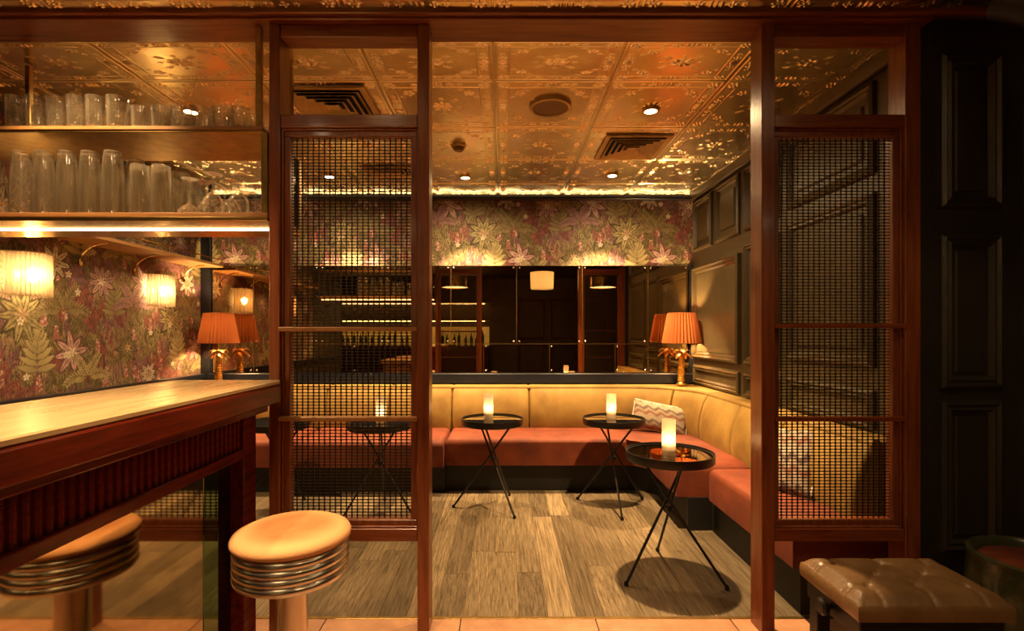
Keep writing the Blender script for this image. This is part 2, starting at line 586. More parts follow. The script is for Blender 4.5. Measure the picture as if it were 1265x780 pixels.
# ------------------------------------------------------------------ jungle wallpaper print
def jungle(wm, hm, res, seed=3):
    """numpy print of overlapping leaves and palms, periodic in both directions; returns rows by columns of linear colour"""
    r = random.Random(seed)
    W_, H_ = int(wm / res), int(hm / res)
    img = np.empty((H_, W_, 3)); img[:] = (.10, .058, .042)

    def leaf(cx, cy, ang, ln, wd, col, dark, rib=True, tip=.8):
        """leaf starting at (cx, cy) metres, pointing along ang"""
        n = int((ln + wd) / res) + 2
        ca, sa = math.cos(ang), math.sin(ang)
        mx, my = cx + ca * ln / 2, cy + sa * ln / 2
        hx = int((abs(ca) * ln / 2 + abs(sa) * wd + res) / res) + 1
        hy = int((abs(sa) * ln / 2 + abs(ca) * wd + res) / res) + 1
        i0, j0 = int(mx / res), int(my / res)
        jj, ii = np.mgrid[j0 - hy:j0 + hy + 1, i0 - hx:i0 + hx + 1]
        X = (ii + .5) * res - cx; Y = (jj + .5) * res - cy
        u = (X * ca + Y * sa) / ln
        v = (-X * sa + Y * ca)
        uu = np.clip(u, 0, 1)
        w = wd * np.sin(PI * uu ** tip) ** .85 * .5
        ins = (u > 0) & (u < 1) & (np.abs(v) < w)
        if not ins.any():
            return
        e = np.abs(v) / np.maximum(w, 1e-6)
        shade = np.where(e > .74, .35, 1.)[..., None] * np.ones(3)
        c = np.array(col)[None, None] * (0.78 + .35 * uu[..., None])
        if rib:
            st = .86 + .14 * np.cos((uu * ln + np.abs(v) * 1.2) / .0085)
            c = c * st[..., None]
            c = np.where((np.abs(v) < res * .55)[..., None], np.array(dark)[None, None], c)
        c = c * shade + np.array(dark)[None, None] * (1 - shade)
        img[jj[ins] % H_, ii[ins] % W_] = c[ins]

    OL, YG, PU, PK, RD, CR, TN = (.29, .225, .105), (.45, .36, .17), (.37, .20, .205), (.66, .42, .37), (.40, .15, .11), (.82, .70, .52), (.52, .35, .20)
    DK, DP = (.060, .048, .022), (.11, .040, .046)

    def v(c, a=.25):
        f = r.uniform(1 - a, 1 + a)
        return tuple(min(1, q * f) for q in c)

    # patches of upright blades
    for _ in range(230):
        px, py = r.uniform(0, wm), r.uniform(0, hm)
        c = r.choice([OL, OL, YG, PU, PU, RD, TN])
        for _k in range(16):
            leaf(px + r.uniform(-.11, .11), py + r.uniform(-.06, .06), PI / 2 + r.uniform(-.35, .35), r.uniform(.07, .16), r.uniform(.011, .020), tuple(.72 * q for q in v(c)), DP if c in (PU, RD) else DK, False)
    # broad leaf thickets
    for _ in range(150):
        px, py = r.uniform(0, wm), r.uniform(0, hm)
        c = r.choice([OL, YG, PU, TN, RD])
        for _k in range(9):
            leaf(px + r.uniform(-.07, .07), py + r.uniform(-.05, .05), PI / 2 + r.uniform(-.7, .7), r.uniform(.07, .13), r.uniform(.026, .046), tuple(.80 * q for q in v(c)), DP if c in (PU, RD) else DK)
    # spikes of small red and pink blossom
    for _ in range(34):
        px, py = r.uniform(0, wm), r.uniform(0, hm)
        for k2 in range(9):
            for s in (-1, 1):
                leaf(px, py + k2 * .011, PI / 2 + s * .95, .030 - .0018 * k2, .015, v(r.choice([RD, RD, PK])), DP, False)
    # banana fans: rounded lobes on both sides of a stem
    for (px, py, sc, c) in ((.30, .18, 1.0, YG), (.92, .55, .9, OL), (.62, .95, 1.05, YG), (1.15, 1.10, .8, TN), (.10, .70, .8, OL)):
        for k2 in range(6):
            for s in (-1, 1):
                leaf(px, py + k2 * .036 * sc, PI / 2 + s * (1.35 - .19 * k2), (.135 - .006 * k2) * sc, .056 * sc, v(c, .12), DK, False)
        leaf(px, py + .20 * sc, PI / 2, .11 * sc, .055 * sc, v(c, .1), DK, False)
    # star palms
    for (px, py, sc, c, d) in ((.55, .28, 1.0, PK, DP), (1.05, .30, .8, OL, DK), (.20, .52, 1.15, YG, DK), (.80, .78, .9, PK, DP), (.42, .86, .85, CR, DK),
                               (1.22, .80, 1.05, PK, DP), (.05, 1.12, 1.0, TN, DK), (.85, 1.18, 1.1, YG, DK), (.33, 1.22, .8, PK, DP), (1.28, .08, .7, CR, DP)):
        n = r.choice([8, 9, 10]); a0 = r.uniform(0, 1)
        for k2 in range(n):
            leaf(px, py, a0 + 2 * PI * k2 / n, (.150 + r.uniform(-.02, .02)) * sc, .060 * sc, d, d, False)
        for k2 in range(n):
            leaf(px, py, a0 + 2 * PI * k2 / n, (.142 + r.uniform(-.02, .02)) * sc, .050 * sc, v(c, .14), d)
        for k2 in range(6):
            leaf(px, py, a0 + 1 + 2 * PI * k2 / 6, .045 * sc, .022 * sc, v(CR if c == PK else TN, .15), d, False)
    # arching fronds
    for (px, py, sc, c) in ((.68, .10, 1, YG), (.48, .55, 1.1, OL), (1.10, .62, 1, PU), (.15, .95, 1, PU), (.98, .98, .9, YG)):
        for f in (-1.1, -.4, .35, 1.0):
            qx, qy, an = px, py, PI / 2 - f
            for k2 in range(9):
                qx += .021 * sc * math.cos(an); qy += .021 * sc * math.sin(an); an -= f * .14
                for s in (-1, 1):
                    leaf(qx, qy, an + s * .9, .060 * sc * (1 - .06 * k2), .020 * sc, v(c, .15), DK, False)
    # pale blossoms and a few cream leaves
    for _ in range(12):
        px, py = r.uniform(0, wm), r.uniform(0, hm)
        for k2 in range(5):
            leaf(px, py, 2 * PI * k2 / 5 + .3, .026, .020, v(CR, .1), DP, False)
    img *= 1 + .10 * (np.random.RandomState(1).rand(H_, W_, 1) - .5)
    return img


PRW, PRH, RES = 1.357, 1.357, .0045
PRINT = jungle(PRW, PRH, RES)


def printed_sheet(name, parent, origin, ux, uz, w, h, step=.0044, off=(0, 0)):
    """a sheet of wallpaper: a fine grid carrying the print as a colour attribute"""
    nu, nv = int(w / step) + 1, int(h / step) + 1
    us, vv = np.linspace(0, w, nu), np.linspace(0, h, nv)
    U, V = np.meshgrid(us, vv, indexing='ij')
    o = np.array(origin) - np.array(parent.location)
    co = o + U[..., None] * np.array(ux) + V[..., None] * np.array(uz)
    idx = np.arange(nu * nv).reshape(nu, nv)
    q = np.stack([idx[:-1, :-1], idx[1:, :-1], idx[1:, 1:], idx[:-1, 1:]], -1).reshape(-1, 4)
    me = bpy.data.meshes.new(name)
    me.vertices.add(nu * nv)
    me.vertices.foreach_set('co', co.astype(np.float32).ravel())
    me.loops.add(q.size)
    me.loops.foreach_set('vertex_index', q.astype(np.int32).ravel())
    me.polygons.add(len(q))
    me.polygons.foreach_set('loop_start', np.arange(0, q.size, 4, dtype=np.int32))
    me.update(calc_edges=True)
    H_, W_ = PRINT.shape[:2]
    c = PRINT[(((V + off[1]) / PRH * H_).astype(int)) % H_, (((U + off[0]) / PRW * W_).astype(int)) % W_]
    c = np.concatenate([c, np.ones(c.shape[:2] + (1,))], -1)
    at = me.color_attributes.new('print', 'FLOAT_COLOR', 'POINT')
    at.data.foreach_set('color', c.astype(np.float32).ravel())
    me.materials.append(M['paper'])
    ob = bpy.data.objects.new(name, me)
    COL.objects.link(ob)
    ob.parent = parent
    return ob


# ------------------------------------------------------------------ walls
# back wall
bm = B(); box(bm, XL - .1, XR + .1, YB, YB + .1, 0, ZC + .03)
wall_back = struct(part('wall_back', bm, M['navy']))
printed_sheet('wallpaper', wall_back, (-2.77, YB - .003, 1.90), (1, 0, 0), (0, 0, 1), 4.57, .645, off=(.33, .20))
bm = B(); box(bm, -2.77, XR, YB - .06, YB, 2.536, 2.564, .003)
tr3 = struct(part('trim_3', bm, M['navy']))
bm = B(); box(bm, -2.75, XR - .02, YB - .024, YB - .012, 2.5645, 2.570); part('added_cove_light', bm, M['cove'], tr3)  # unseen glowing strip added to brighten the ceiling's back edge; its presence is guessed
bm = B(); box(bm, -2.87, -2.775, YB - .03, YB, .78, 2.60, .004); struct(part('trim_4', bm, M['navy']))
bm = B(); box(bm, -2.775, XR, YB - .06, YB, .80, .893, .005); struct(part('trim_5', bm, M['navy']))
bm = B(); box(bm, 1.765, XR, YB - .025, YB, .89, 1.925, .003); struct(part('trim_6', bm, M['navy']))

# left wall
bm = B(); box(bm, XL - .1, XL, .6, YB, 0, ZC + .03)
wall_left = struct(part('wall_left', bm, M['green_paint']))
printed_sheet('wallpaper', wall_left, (XL + .003, 2.0, .885), (0, 1, 0), (0, 0, 1), YB - 2.03, 1.66, off=(.52, .02))
bm = B(); box(bm, XL, XL + .05, .7, YB - .03, .845, .89, .005); struct(part('trim_7', bm, M['navy']))
bm = B(); box(bm, XL, XL + .025, .7, YB - .03, 2.542, 2.60, .004); struct(part('trim_8', bm, M['navy']))

# right wall with raised panels
bm = B(); box(bm, XR, XR + .1, 2.26, YB, 0, ZC + .03)
wall_right = struct(part('wall_right', bm, M['green_paint']))
MOULD = [(0, 0), (.004, -.018), (.018, -.026), (.026, -.016), (.040, -.020), (.050, -.006), (.054, 0)]


def wall_panel(ya, yb, za, zb, raised=True, prof=MOULD):
    raised = raised and zb - za > .3
    bm = B(); ring_frame(bm, 'x', XR, ya, yb, za, zb, prof)
    part('panel_moulding', bm, M['green_paint'], wall_right)
    if raised:
        bm = B(); box(bm, XR - .012, XR + .01, ya + .085, yb - .085, za + .085, zb - .085, .010)
        part('raised_panel', bm, M['green_paint'], wall_right)


wall_panel(3.86, 4.80, 1.04, 1.885, raised=False, prof=[(0, 0), (.003, -.030), (.02, -.040), (.032, -.026), (.05, -.022), (.062, -.006), (.066, 0)])
bm = B(); box(bm, XR - .006, XR + .01, 3.925, 4.735, 1.105, 1.82, .003)
part('smooth_panel', bm, mat('lacquer_panel', (.13, .095, .045), .22, noise=.2, nscale=3), wall_right)
wall_panel(4.38, 4.80, 2.03, 2.50); wall_panel(3.87, 4.30, 2.03, 2.50)
wall_panel(3.30, 3.79, 1.05, 1.93); wall_panel(3.30, 3.79, 2.03, 2.50)
wall_panel(2.46, 3.22, 1.11, 1.96); wall_panel(2.46, 3.22, 2.05, 2.50)
wall_panel(2.46, 3.22, .805, 1.00); wall_panel(3.30, 3.79, .805, .98); wall_panel(3.87, 4.80, .805, .98)
bm = B(); box(bm, XR - .04, XR, 2.30, YB - .022, 2.52, 2.60, .012, 2); struct(part('trim_9', bm, M['green_paint']))

# dark panelled wall right of the screens, in the front room
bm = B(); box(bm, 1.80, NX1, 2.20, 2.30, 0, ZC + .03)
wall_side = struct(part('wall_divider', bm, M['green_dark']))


def side_panel(xa, xb, za, zb):
    bm = B(); ring_frame(bm, 'y', 2.20, xa, xb, za, zb, [(0, 0), (.004, -.014), (.018, -.024), (.030, -.014), (.042, -.020), (.052, -.006), (.056, 0)])
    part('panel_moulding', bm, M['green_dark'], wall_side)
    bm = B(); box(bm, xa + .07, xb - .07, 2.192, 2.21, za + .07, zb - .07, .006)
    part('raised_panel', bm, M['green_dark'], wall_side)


for xa, xb in ((1.875, 2.145), (2.24, 2.54), (2.62, 2.92)):
    for za, zb in ((1.815, 2.48), (1.035, 1.705), (.335, .99)):
        side_panel(xa, xb, za, zb)
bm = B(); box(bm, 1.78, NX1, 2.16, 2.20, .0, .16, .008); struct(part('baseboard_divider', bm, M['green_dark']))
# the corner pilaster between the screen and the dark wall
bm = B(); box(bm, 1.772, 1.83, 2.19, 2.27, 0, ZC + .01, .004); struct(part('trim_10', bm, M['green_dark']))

# the rest of the front room, met again in the mirrors
bm = B(); box(bm, NX0, XL, .6, .7, 0, ZC + .03); struct(part('wall_return', bm, M['plaster']))
bm = B(); box(bm, NX1, NX1 + .1, NY0, 2.3, 0, ZC + .03); struct(part('wall_street', bm, M['green_dark']))
bm = B(); box(bm, NX0 - .1, NX0, NY0, .7, 0, ZC + .03); struct(part('wall_service', bm, M['plaster']))
bm = B(); box(bm, NX0, NX1, NY0 - .1, NY0, 0, ZC + .03)
wall_front = struct(part('wall_front', bm, mat('brown_panelling', (.14, .085, .04), .45, noise=.3, nscale=4)))
for xa in (.35, 1.15, 1.95):
    for za, zb in ((.3, 1.0), (1.1, 2.1)):
        bm = B(); ring_frame(bm, 'y', NY0, xa, xa + .66, za, zb, [(0, 0), (.004, .014), (.03, .026), (.05, .006), (.056, 0)])
        part('panel_moulding', bm, M['mahogany'], wall_front)


# ------------------------------------------------------------------ mirror of bronze panes on the back wall
mir = thing('wall_mirror', 'bronze mirror of many panes along the back wall above the banquette', 'mirror', (-.47, YB - .008, .9))
X0, X1 = -2.765, 1.765
seam = [-2.372 + .624 * k for k in range(7)]       # 81 photo pixels apart
ZM0, ZM1, ZMM = .897, 1.918, 1.172


def pane(a, b, c, d):
    bm = B(); box(bm, a + .0015, b - .0015, YB - .010, YB - .004, c + .0015, d - .0015, .0018)
    p = part('mirror_pane', bm, M['mirror'], mir)


pane(X0, seam[0], ZM0, ZM1)
for a, b in zip(seam[:-2], seam[1:-1]):
    pane(a, b, ZMM, ZM1)
pane(seam[5], seam[6], ZMM, ZM1)
low = [seam[0]] + [s + .312 for s in seam[:6]] + [seam[6]]
for a, b in zip(low, low[1:]):
    pane(a, b, ZM0, ZMM)
pane(seam[6] if seam[6] < X1 - .05 else X1 - .3, X1, ZM0, ZM1)
jm = None
for (a, b, c, d) in [(s_ - .002, s_ + .002, (ZM0 if k in (0, 6) else ZMM), ZM1) for k, s_ in enumerate(seam)] + [(seam[0], seam[6], ZMM - .002, ZMM + .002)] + [(s_ - .0015, s_ + .0015, ZM0, ZMM) for s_ in low[1:-1]]:
    bm = B(); box(bm, a, b, YB - .0125, YB - .0102, c, d); part('seam_glint_strip', bm, M['old_brass'], mir)  # thin brass strips added along the seams to stand for pane edge glints
studs = []
for s in seam:
    for z in (ZM1 - .022, ZMM + .024):
        studs += [(s - .028, z), (s + .028, z)]
for s in (seam[0], seam[6]):
    studs += [(s - .028, ZM0 + .022), (s + .028, ZM0 + .022)]
for s in low[1:-1]:
    studs += [(s + .02, ZMM - .024), (s + .02, ZM0 + .022)]
studs += [(X1 - .03, ZM1 - .022)]
sm = None
for sx, sz in studs:
    if sm is None:
        bm = B(); lathe(bm, [(.0085, 0), (.0085, .003), (.005, .006), (0, .0065)], n=10)
        bmesh.ops.rotate(bm, verts=bm.verts[:], cent=(0, 0, 0), matrix=Matrix.Rotation(PI / 2, 3, 'X'))
        sm = mesh_of(bm, 'mirror_stud', M['chrome'], True)
    o = bpy.data.objects.new('mirror_stud', sm); COL.objects.link(o); o.parent = mir
    o.location = Vector((sx, YB - .0105, sz)) - mir.location


# ------------------------------------------------------------------ timber screens with metal lattice
def lattice(name, parent, x0, x1, z0, z1, y, nx, nz, t=.0022):
    """one pressed sheet with rows of lozenge holes, welded at the webs"""
    px, pz = (x1 - x0) / nx, (z1 - z0) / nz
    V, F = [], []
    cor = {}
    def vert(p):
        V.append(p); return len(V) - 1
    for s, yy in ((0, y - t / 2), (1, y + t / 2)):
        for i in range(nx + 1):
            for j in range(nz + 1):
                cor[s, i, j] = vert((x0 + i * px, yy, z0 + j * pz))
    hx, hz = px * .43, pz * .37
    ring = [(-hx, 0), (-hx * .76, -hz), (hx * .76, -hz), (hx, 0), (hx * .76, hz), (-hx * .76, hz)]
    for i in range(nx):
        for j in range(nz):
            cx, cz = x0 + (i + .5) * px, z0 + (j + .5) * pz
            rr = {}
            for s, yy in ((0, y - t / 2), (1, y + t / 2)):
                rr[s] = [vert((cx + a, yy, cz + b)) for a, b in ring]
                c00, c10, c11, c01 = cor[s, i, j], cor[s, i + 1, j], cor[s, i + 1, j + 1], cor[s, i, j + 1]
                q = rr[s]
                fs = [(c00, c10, q[2], q[1]), (c10, q[3], q[2]), (c10, c11, q[3]), (c11, q[4], q[3]), (c11, c01, q[5], q[4]), (c01, q[0], q[5]), (c01, c00, q[0]), (c00, q[1], q[0])]
                F += [f if s == 0 else f[::-1] for f in fs]
            for k in range(6):
                F.append((rr[0][k], rr[0][(k + 1) % 6], rr[1][(k + 1) % 6], rr[1][k]))
    off = parent.location
    me = bpy.data.meshes.new(name)
    me.from_pydata([(a - off.x, b - off.y, c - off.z) for a, b, c in V], [], F)
    me.materials.append(M['lattice'])
    o = bpy.data.objects.new(name, me); COL.objects.link(o); o.parent = parent
    return o


def screen(label, xa, xb, wl, wr, zt_bar, bar_mat):
    t = thing('lattice_screen', label, 'screen', ((xa + xb) / 2, 2.21, 0))
    bm = B(); box(bm, xa, xa + wl, YS0, YS1, 0, 2.588, .003); part('post', bm, M['mahogany'], t)
    bm = B(); box(bm, xb - wr, xb, YS0, YS1, 0, 2.588, .003); part('post', bm, M['mahogany'], t)
    a, b = xa + wl, xb - wr
    bm = B(); box(bm, a, b, YS0 + .004, YS1 - .004, 2.535, 2.588, .003); part('top_rail', bm, M['mahogany_h'], t)
    bm = B(); box(bm, a, b, YS0 + .004, YS1 - .004, 2.152, 2.207, .003); part('middle_rail', bm, M['mahogany_h'], t)
    bm = B(); box(bm, a, b, YS0 + .004, YS1 - .004, .392, .446, .003); part('bottom_rail', bm, M['mahogany_h'], t)
    # inner frame that holds the lattice
    bm = B()
    frame(bm, 'y', 2.21, a + .006, b - .006, .450, 2.148, .026, -.022, .022, .003)
    part('inner_frame', bm, M['mahogany'], t)
    bm = B()
    frame(bm, 'y', 2.21, a + .001, b - .001, .446, 2.152, .007, -.034, .034, .002)
    part('beading', bm, M['mahogany'], t)
    nx = round((b - a - .06) / .0236)
    lattice('lattice_sheet', t, a + .030, b - .030, .474, 2.124, 2.21, nx, 121)
    for z in (zt_bar, .914):
        bm = B(); box(bm, a - .002, b + .002, YS0 - .012, YS0 + .016, z - .0095, z + .0095, .003)
        part('cross_bar', bm, bar_mat, t)
    return t


screen('tall mahogany screen with metal lattice, standing at the end of the bar counter', -.994, -.3154, .046, .050, 1.294, M['shelf_wood'])
screen('tall mahogany screen with metal lattice, standing beside the dark panelled wall', 1.094, 1.769, .056, .066, 1.308, M['mahogany_h'])

# ------------------------------------------------------------------ bar counter with mirrored front
bar = thing('bar_counter', 'red mahogany bar counter with worn pale top and fluted frieze', 'counter', (-1.16, 1.2, 0))
by0, by1, bx = .35, 2.15, -.94
bm = B(); box(bm, -1.387, bx, by0, by1, 1.062, 1.08, .004); part('counter_top', bm, M['bar_top'], bar)
bm = B(); box(bm, -1.38, bx + .004, by0, by1 - .002, .985, 1.061, .006, 2); part('fascia', bm, M['bar_wood'], bar)
bm = B(); box(bm, -1.36, bx - .028, by0, by1 - .05, .955, .984, .005, 2); part('moulding', bm, M['bar_wood'], bar)
bm = B(); box(bm, -1.36, bx - .095, by0, by1 - .06, .825, .955); part('frieze_board', bm, M['bar_wood'], bar)
y = by0 + .01
fm = None
k = 0
while y < 2.0:
    if fm is None:
        bm = B(); tube(bm, [(0, 0, .826), (0, 0, .954)], .0105, 8)
        fm = mesh_of(bm, 'flute', M['bar_wood'], True)
    o = bpy.data.objects.new('flute', fm); COL.objects.link(o); o.parent = bar
    o.location = Vector((bx - .096, y, 0)) - Vector((bar.location.x, bar.location.y, 0))
    y += .0295
bm = B(); box(bm, -1.36, bx - .075, by0, 2.005, .786, .824, .005, 2); part('lower_rail', bm, M['bar_wood'], bar)
MX = -1.07
bm = B(); box(bm, -1.34, MX - .006, by0, 2.08, .0, .786); part('carcass', bm, M['bar_wood'], bar)
bm = B(); box(bm, MX - .006, MX, by0, 1.816, .005, .785, .001); part('mirror_front', bm, M['bar_mirror'], bar, label='large clear mirror panel of the bar front')
bm = B(); box(bm, MX - .006, MX, 1.820, 2.0, .005, .785, .001); part('mirror_front', bm, M['green_mirror'], bar, label='narrow green tinted mirror panel of the bar front')
bm = B(); box(bm, -1.10, -1.018, 2.0, 2.10, 0, .985, .004); part('end_post', bm, M['bar_wood'], bar)
# a service ledge behind the bar, below the wallpaper
bm = B(); box(bm, -1.86, -1.40, .4, 1.95, .80, .86, .005); box(bm, -1.84, -1.42, .4, 1.9, 0, .80)
so = part('service_counter', bm, M['shelf_wood']); tag(so, 'low wooden service counter behind the bar', 'counter')

# ------------------------------------------------------------------ stool
def dims_stool(x, y, label):
    t = thing('bar_stool', label, 'stool', (x, y, 0))
    bm = B(); lathe(bm, [(.178, .592), (.1875, .600), (.1885, .610), (.182, .621), (.162, .630), (.12, .633), (.05, .635), (0, .635)], n=48); part('seat', bm, M['suede'], t, True, 60, local=True)
    prof = [(.0, .478), (.155, .478), (.176, .482)]
    for q in range(4):
        z0 = .484 + q * .026
        prof += [(.177, z0), (.181, z0 + .005), (.1825, z0 + .011), (.181, z0 + .018), (.177, z0 + .022), (.175, z0 + .0245)]
    prof += [(.178, .590), (.16, .591)]
    bm = B(); lathe(bm, prof, n=48); part('ribbed_band', bm, M['chrome'], t, True, 35, local=True)
    bm = B(); lathe(bm, [(.050, .03), (.050, .478)], n=28); part('column', bm, M['chrome'], t, True, local=True)
    bm = B(); lathe(bm, [(.0, .001), (.19, .001), (.19, .012), (.16, .026), (.07, .040), (.052, .06)], n=40); part('foot_plate', bm, M['chrome'], t, True, local=True)
    return t


dims_stool(-.704, 1.70, 'round tan suede bar stool on a chrome column in front of the bar')

# ------------------------------------------------------------------ glass rack hung from the beam
rack = thing('glass_rack', 'brass and timber glass rack hanging above the bar counter', 'rack', (-1.8, 2.35, 1.77))
rx0, rx1, ry0, ry1 = -2.62, -1.001, 2.165, 2.535
bm = B(); box(bm, rx0, rx1, ry0, ry1, 1.772, 1.790, .002); part('lower_shelf', bm, M['shelf_wood'], rack)
bm = B(); box(bm, rx0, rx1, ry0 - .004, ry1, 1.754, 1.7715, .002); part('lower_tray', bm, M['brass'], rack)
bm = B(); box(bm, rx0, rx1, 2.335, 2.352, 1.749, 1.7535, .001); part('light_strip', bm, M['led'], rack)
bm = B(); box(bm, rx0, rx1 - .025, ry0, ry1, 2.142, 2.158, .002); part('upper_shelf', bm, M['shelf_wood'], rack)
bm = B(); box(bm, rx0, rx1 - .025, ry0 + .004, ry1 - .004, 2.132, 2.1415, .002); part('upper_tray', bm, M['old_brass'], rack)
for (hx, hy) in ((rx1 - .045, ry0 + .02), (-2.33, ry1 - .03), (rx1 - .045, ry1 - .03)):
    bm = B(); box(bm, hx - .012, hx + .012, hy - .012, hy + .012, 2.159, 2.588, .002); part('upright', bm, M['old_brass'], rack)
bm = B(); box(bm, rx1 - .030, rx1 - .002, ry0 + .002, ry0 + .03, 1.7905, 2.131, .002); part('upright', bm, M['old_brass'], rack)
bm = B(); box(bm, rx1 - .030, rx1 - .002, ry1 - .03, ry1 - .002, 1.7905, 2.131, .002); part('upright', bm, M['old_brass'], rack)
bm = B(); box(bm, rx1 - .020, rx1 - .012, ry0 + .0305, ry1 - .0305, 1.7905, 2.131, .001); part('side_pane', bm, M['green_glass'], rack)


def glass_mesh(name, prof, n=20):
    bm = B(); lathe(bm, prof, n=n)
    return mesh_of(bm, name, M['glass'], True, 70)


G_TUM = glass_mesh('tumbler', [(.0, .004), (.026, .004), (.034, .0), (.0385, .012), (.041, .14), (.0395, .14), (.037, .014), (.0, .010)])
G_SHORT = glass_mesh('tumbler', [(.0, .004), (.026, .004), (.035, .0), (.038, .012), (.0405, .098), (.039, .098), (.0365, .016), (.0, .012)])
G_PINT = glass_mesh('beer_glass', [(.0445, 0), (.045, .08), (.040, .20), (.034, .275), (.0, .278), (.0, .262), (.032, .262), (.0385, .20), (.0435, .08), (.043, 0)])
G_HIGH = glass_mesh('highball_glass', [(.040, 0), (.040, .10), (.036, .215), (.0, .217), (.0, .203), (.034, .203), (.0385, .10), (.0385, 0)])
G_WINE = glass_mesh('wine_glass', [(.036, 0), (.044, .035), (.040, .070), (.018, .098), (.0045, .108), (.0042, .165), (.010, .176), (.036, .182), (.036, .184), (.0, .186)])
G_COUPE = glass_mesh('coupe_glass', [(.048, 0), (.044, .022), (.020, .045), (.0045, .055), (.0042, .145), (.012, .155), (.034, .160), (.034, .162), (.0, .164)])
ORD = ['first', 'second', 'third', 'fourth', 'fifth', 'sixth', 'seventh', 'eighth', 'ninth', 'tenth', 'eleventh', 'twelfth', 'thirteenth', 'fourteenth']
ROW = ['front', 'middle', 'back']


def place_glass(name, me, x, y, z, label, cat, group):
    o = bpy.data.objects.new(name, me); COL.objects.link(o)
    o.location = (x + R.uniform(-.002, .002), y + R.uniform(-.002, .002), z + .0005)
    o.rotation_euler = (0, 0, R.uniform(0, 6))
    tag(o, label, cat, group)


for row, y in enumerate((2.215, 2.315, 2.415)):
    xs = [-2.112 + .087 * i for i in range(6 - (row == 2))]
    for i, x in enumerate(xs):
        place_glass('tumbler', G_TUM, x + .02 * row, y, 2.158, f'tall clear tumbler on the upper rack shelf, {ROW[row]} row, {ORD[i]} from the left', 'glass', 'tumblers on the upper rack shelf')
    for i in range(6):
        place_glass('tumbler', G_SHORT, -1.575 + .0855 * i + .015 * row, y + .01, 2.158, f'short clear tumbler on the upper rack shelf, {ROW[row]} row, {ORD[5 - i]} from the right end', 'glass', 'tumblers on the upper rack shelf')
for row, y in enumerate((2.222, 2.325, 2.43)):
    for i in range(5):
        place_glass('beer_glass', G_PINT, -2.10 + .1 * i + .025 * row, y, 1.790, f'upturned tall beer glass on the lower rack shelf, {ROW[row]} row, {ORD[i]} from the left', 'glass', 'beer glasses on the lower rack shelf')
    for i in range(2):
        place_glass('highball_glass', G_HIGH, -1.585 + .093 * i + .02 * row, y, 1.790, f'upturned highball glass between beer and wine glasses, {ROW[row]} row, {"left" if i == 0 else "right"} one', 'glass', 'highball glasses on the lower rack shelf')
for row, y in enumerate((2.23, 2.34, 2.45)):
    for i in range(3):
        place_glass('wine_glass', G_WINE if (i + row) % 3 else G_COUPE, -1.375 + .108 * i + .018 * row, y, 1.790, f'upturned stemmed glass near the rack end, {ROW[row]} row, {ORD[2 - i]} from the right', 'glass', 'stemmed glasses on the lower rack shelf')

# ------------------------------------------------------------------ shelf and sconces on the wallpapered wall
sh = thing('wall_shelf', 'long wooden shelf on curved brass brackets on the wallpapered wall', 'shelf', (XL, 3.7, 1.88))
bm = B(); box(bm, XL + .004, -2.60, 2.5, 4.74, 1.883, 1.908, .003); part('board', bm, M['oak_shelf'], sh)
bm = B(); tube(bm, [(-2.607, 2.52, 1.95), (-2.607, 4.72, 1.95)], .005, 8)
for yy in (2.52, 3.25, 3.98, 4.72):
    tube(bm, [(-2.607, yy, 1.907), (-2.607, yy, 1.95)], .004, 6)
part('gallery_rail', bm, M['brass'], sh, True)
for yy in (3.44, 3.95, 4.55):
    bm = B()
    pts = [(XL + .012 + .19 * (1 - math.cos(a)), yy, 1.745 + .137 * math.sin(a)) for a in [PI / 2 * k / 8 for k in range(9)]]
    tube(bm, pts, .006, 8)
    tube(bm, [(XL + .004, yy, 1.745), (XL + .02, yy, 1.745)], .016, 10)
    part('bracket', bm, M['brass'], sh, True)


def sconce(y, label):
    t = thing('wall_sconce', label, 'sconce', (XL, y, 1.62))
    bm = B(); box(bm, XL + .004, XL + .018, y - .06, y + .06, 1.52, 1.72, .004); part('back_plate', bm, M['brass'], t)
    cx, r = XL + .03, .118
    bm = B()
    for zz in (1.502, 1.738):
        tube(bm, [(cx + r * math.sin(a) * .95, y - r * math.cos(a), zz) for a in [PI * k / 14 for k in range(15)]], .004, 6)
    tube(bm, [(XL + .012, y, 1.60), (cx + .04, y, 1.60)], .006, 8)
    part('bracket', bm, M['brass'], t, True)
    rm = None
    for k in range(19):
        a = PI * k / 18
        if rm is None:
            bm = B(); tube(bm, [(0, 0, -.126), (0, 0, .126)], .0098, 10)
            rm = mesh_of(bm, 'glass_rod', M['rod'], True)
        o = bpy.data.objects.new('glass_rod', rm); COL.objects.link(o); o.parent = t
        o.location = Vector((cx + r * math.sin(a) * .95, y - r * math.cos(a), 1.62)) - t.location
    bm = B(); slab(bm, [(XL + .005, y - r - .004)] + [(cx + (r + .004) * math.sin(a), y - (r + .004) * math.cos(a)) for a in [PI * k / 16 for k in range(17)]] + [(XL + .005, y + r + .004)], 1.748, 1.754)
    part('top_cap', bm, M['old_brass'], t)
    bm = B(); lathe(bm, [(0, 1.575), (.02, 1.59), (.026, 1.625), (.02, 1.65), (0, 1.665)], cx + .045, y, 14); part('bulb', bm, M['bulb'], t, True)
    l = light('sconce_lamp', 'POINT', (cx + .045, y, 1.625), SCONCE_W, WARM, .03)
    l.parent = t; l.location = Vector((cx + .045, y, 1.625)) - t.location


SCONCE_W = 20.0
sconce(3.03, 'glowing glass rod wall sconce nearest to the glass rack end of the wallpaper')
sconce(4.19, 'glowing glass rod wall sconce nearer to the far corner and table lamp')


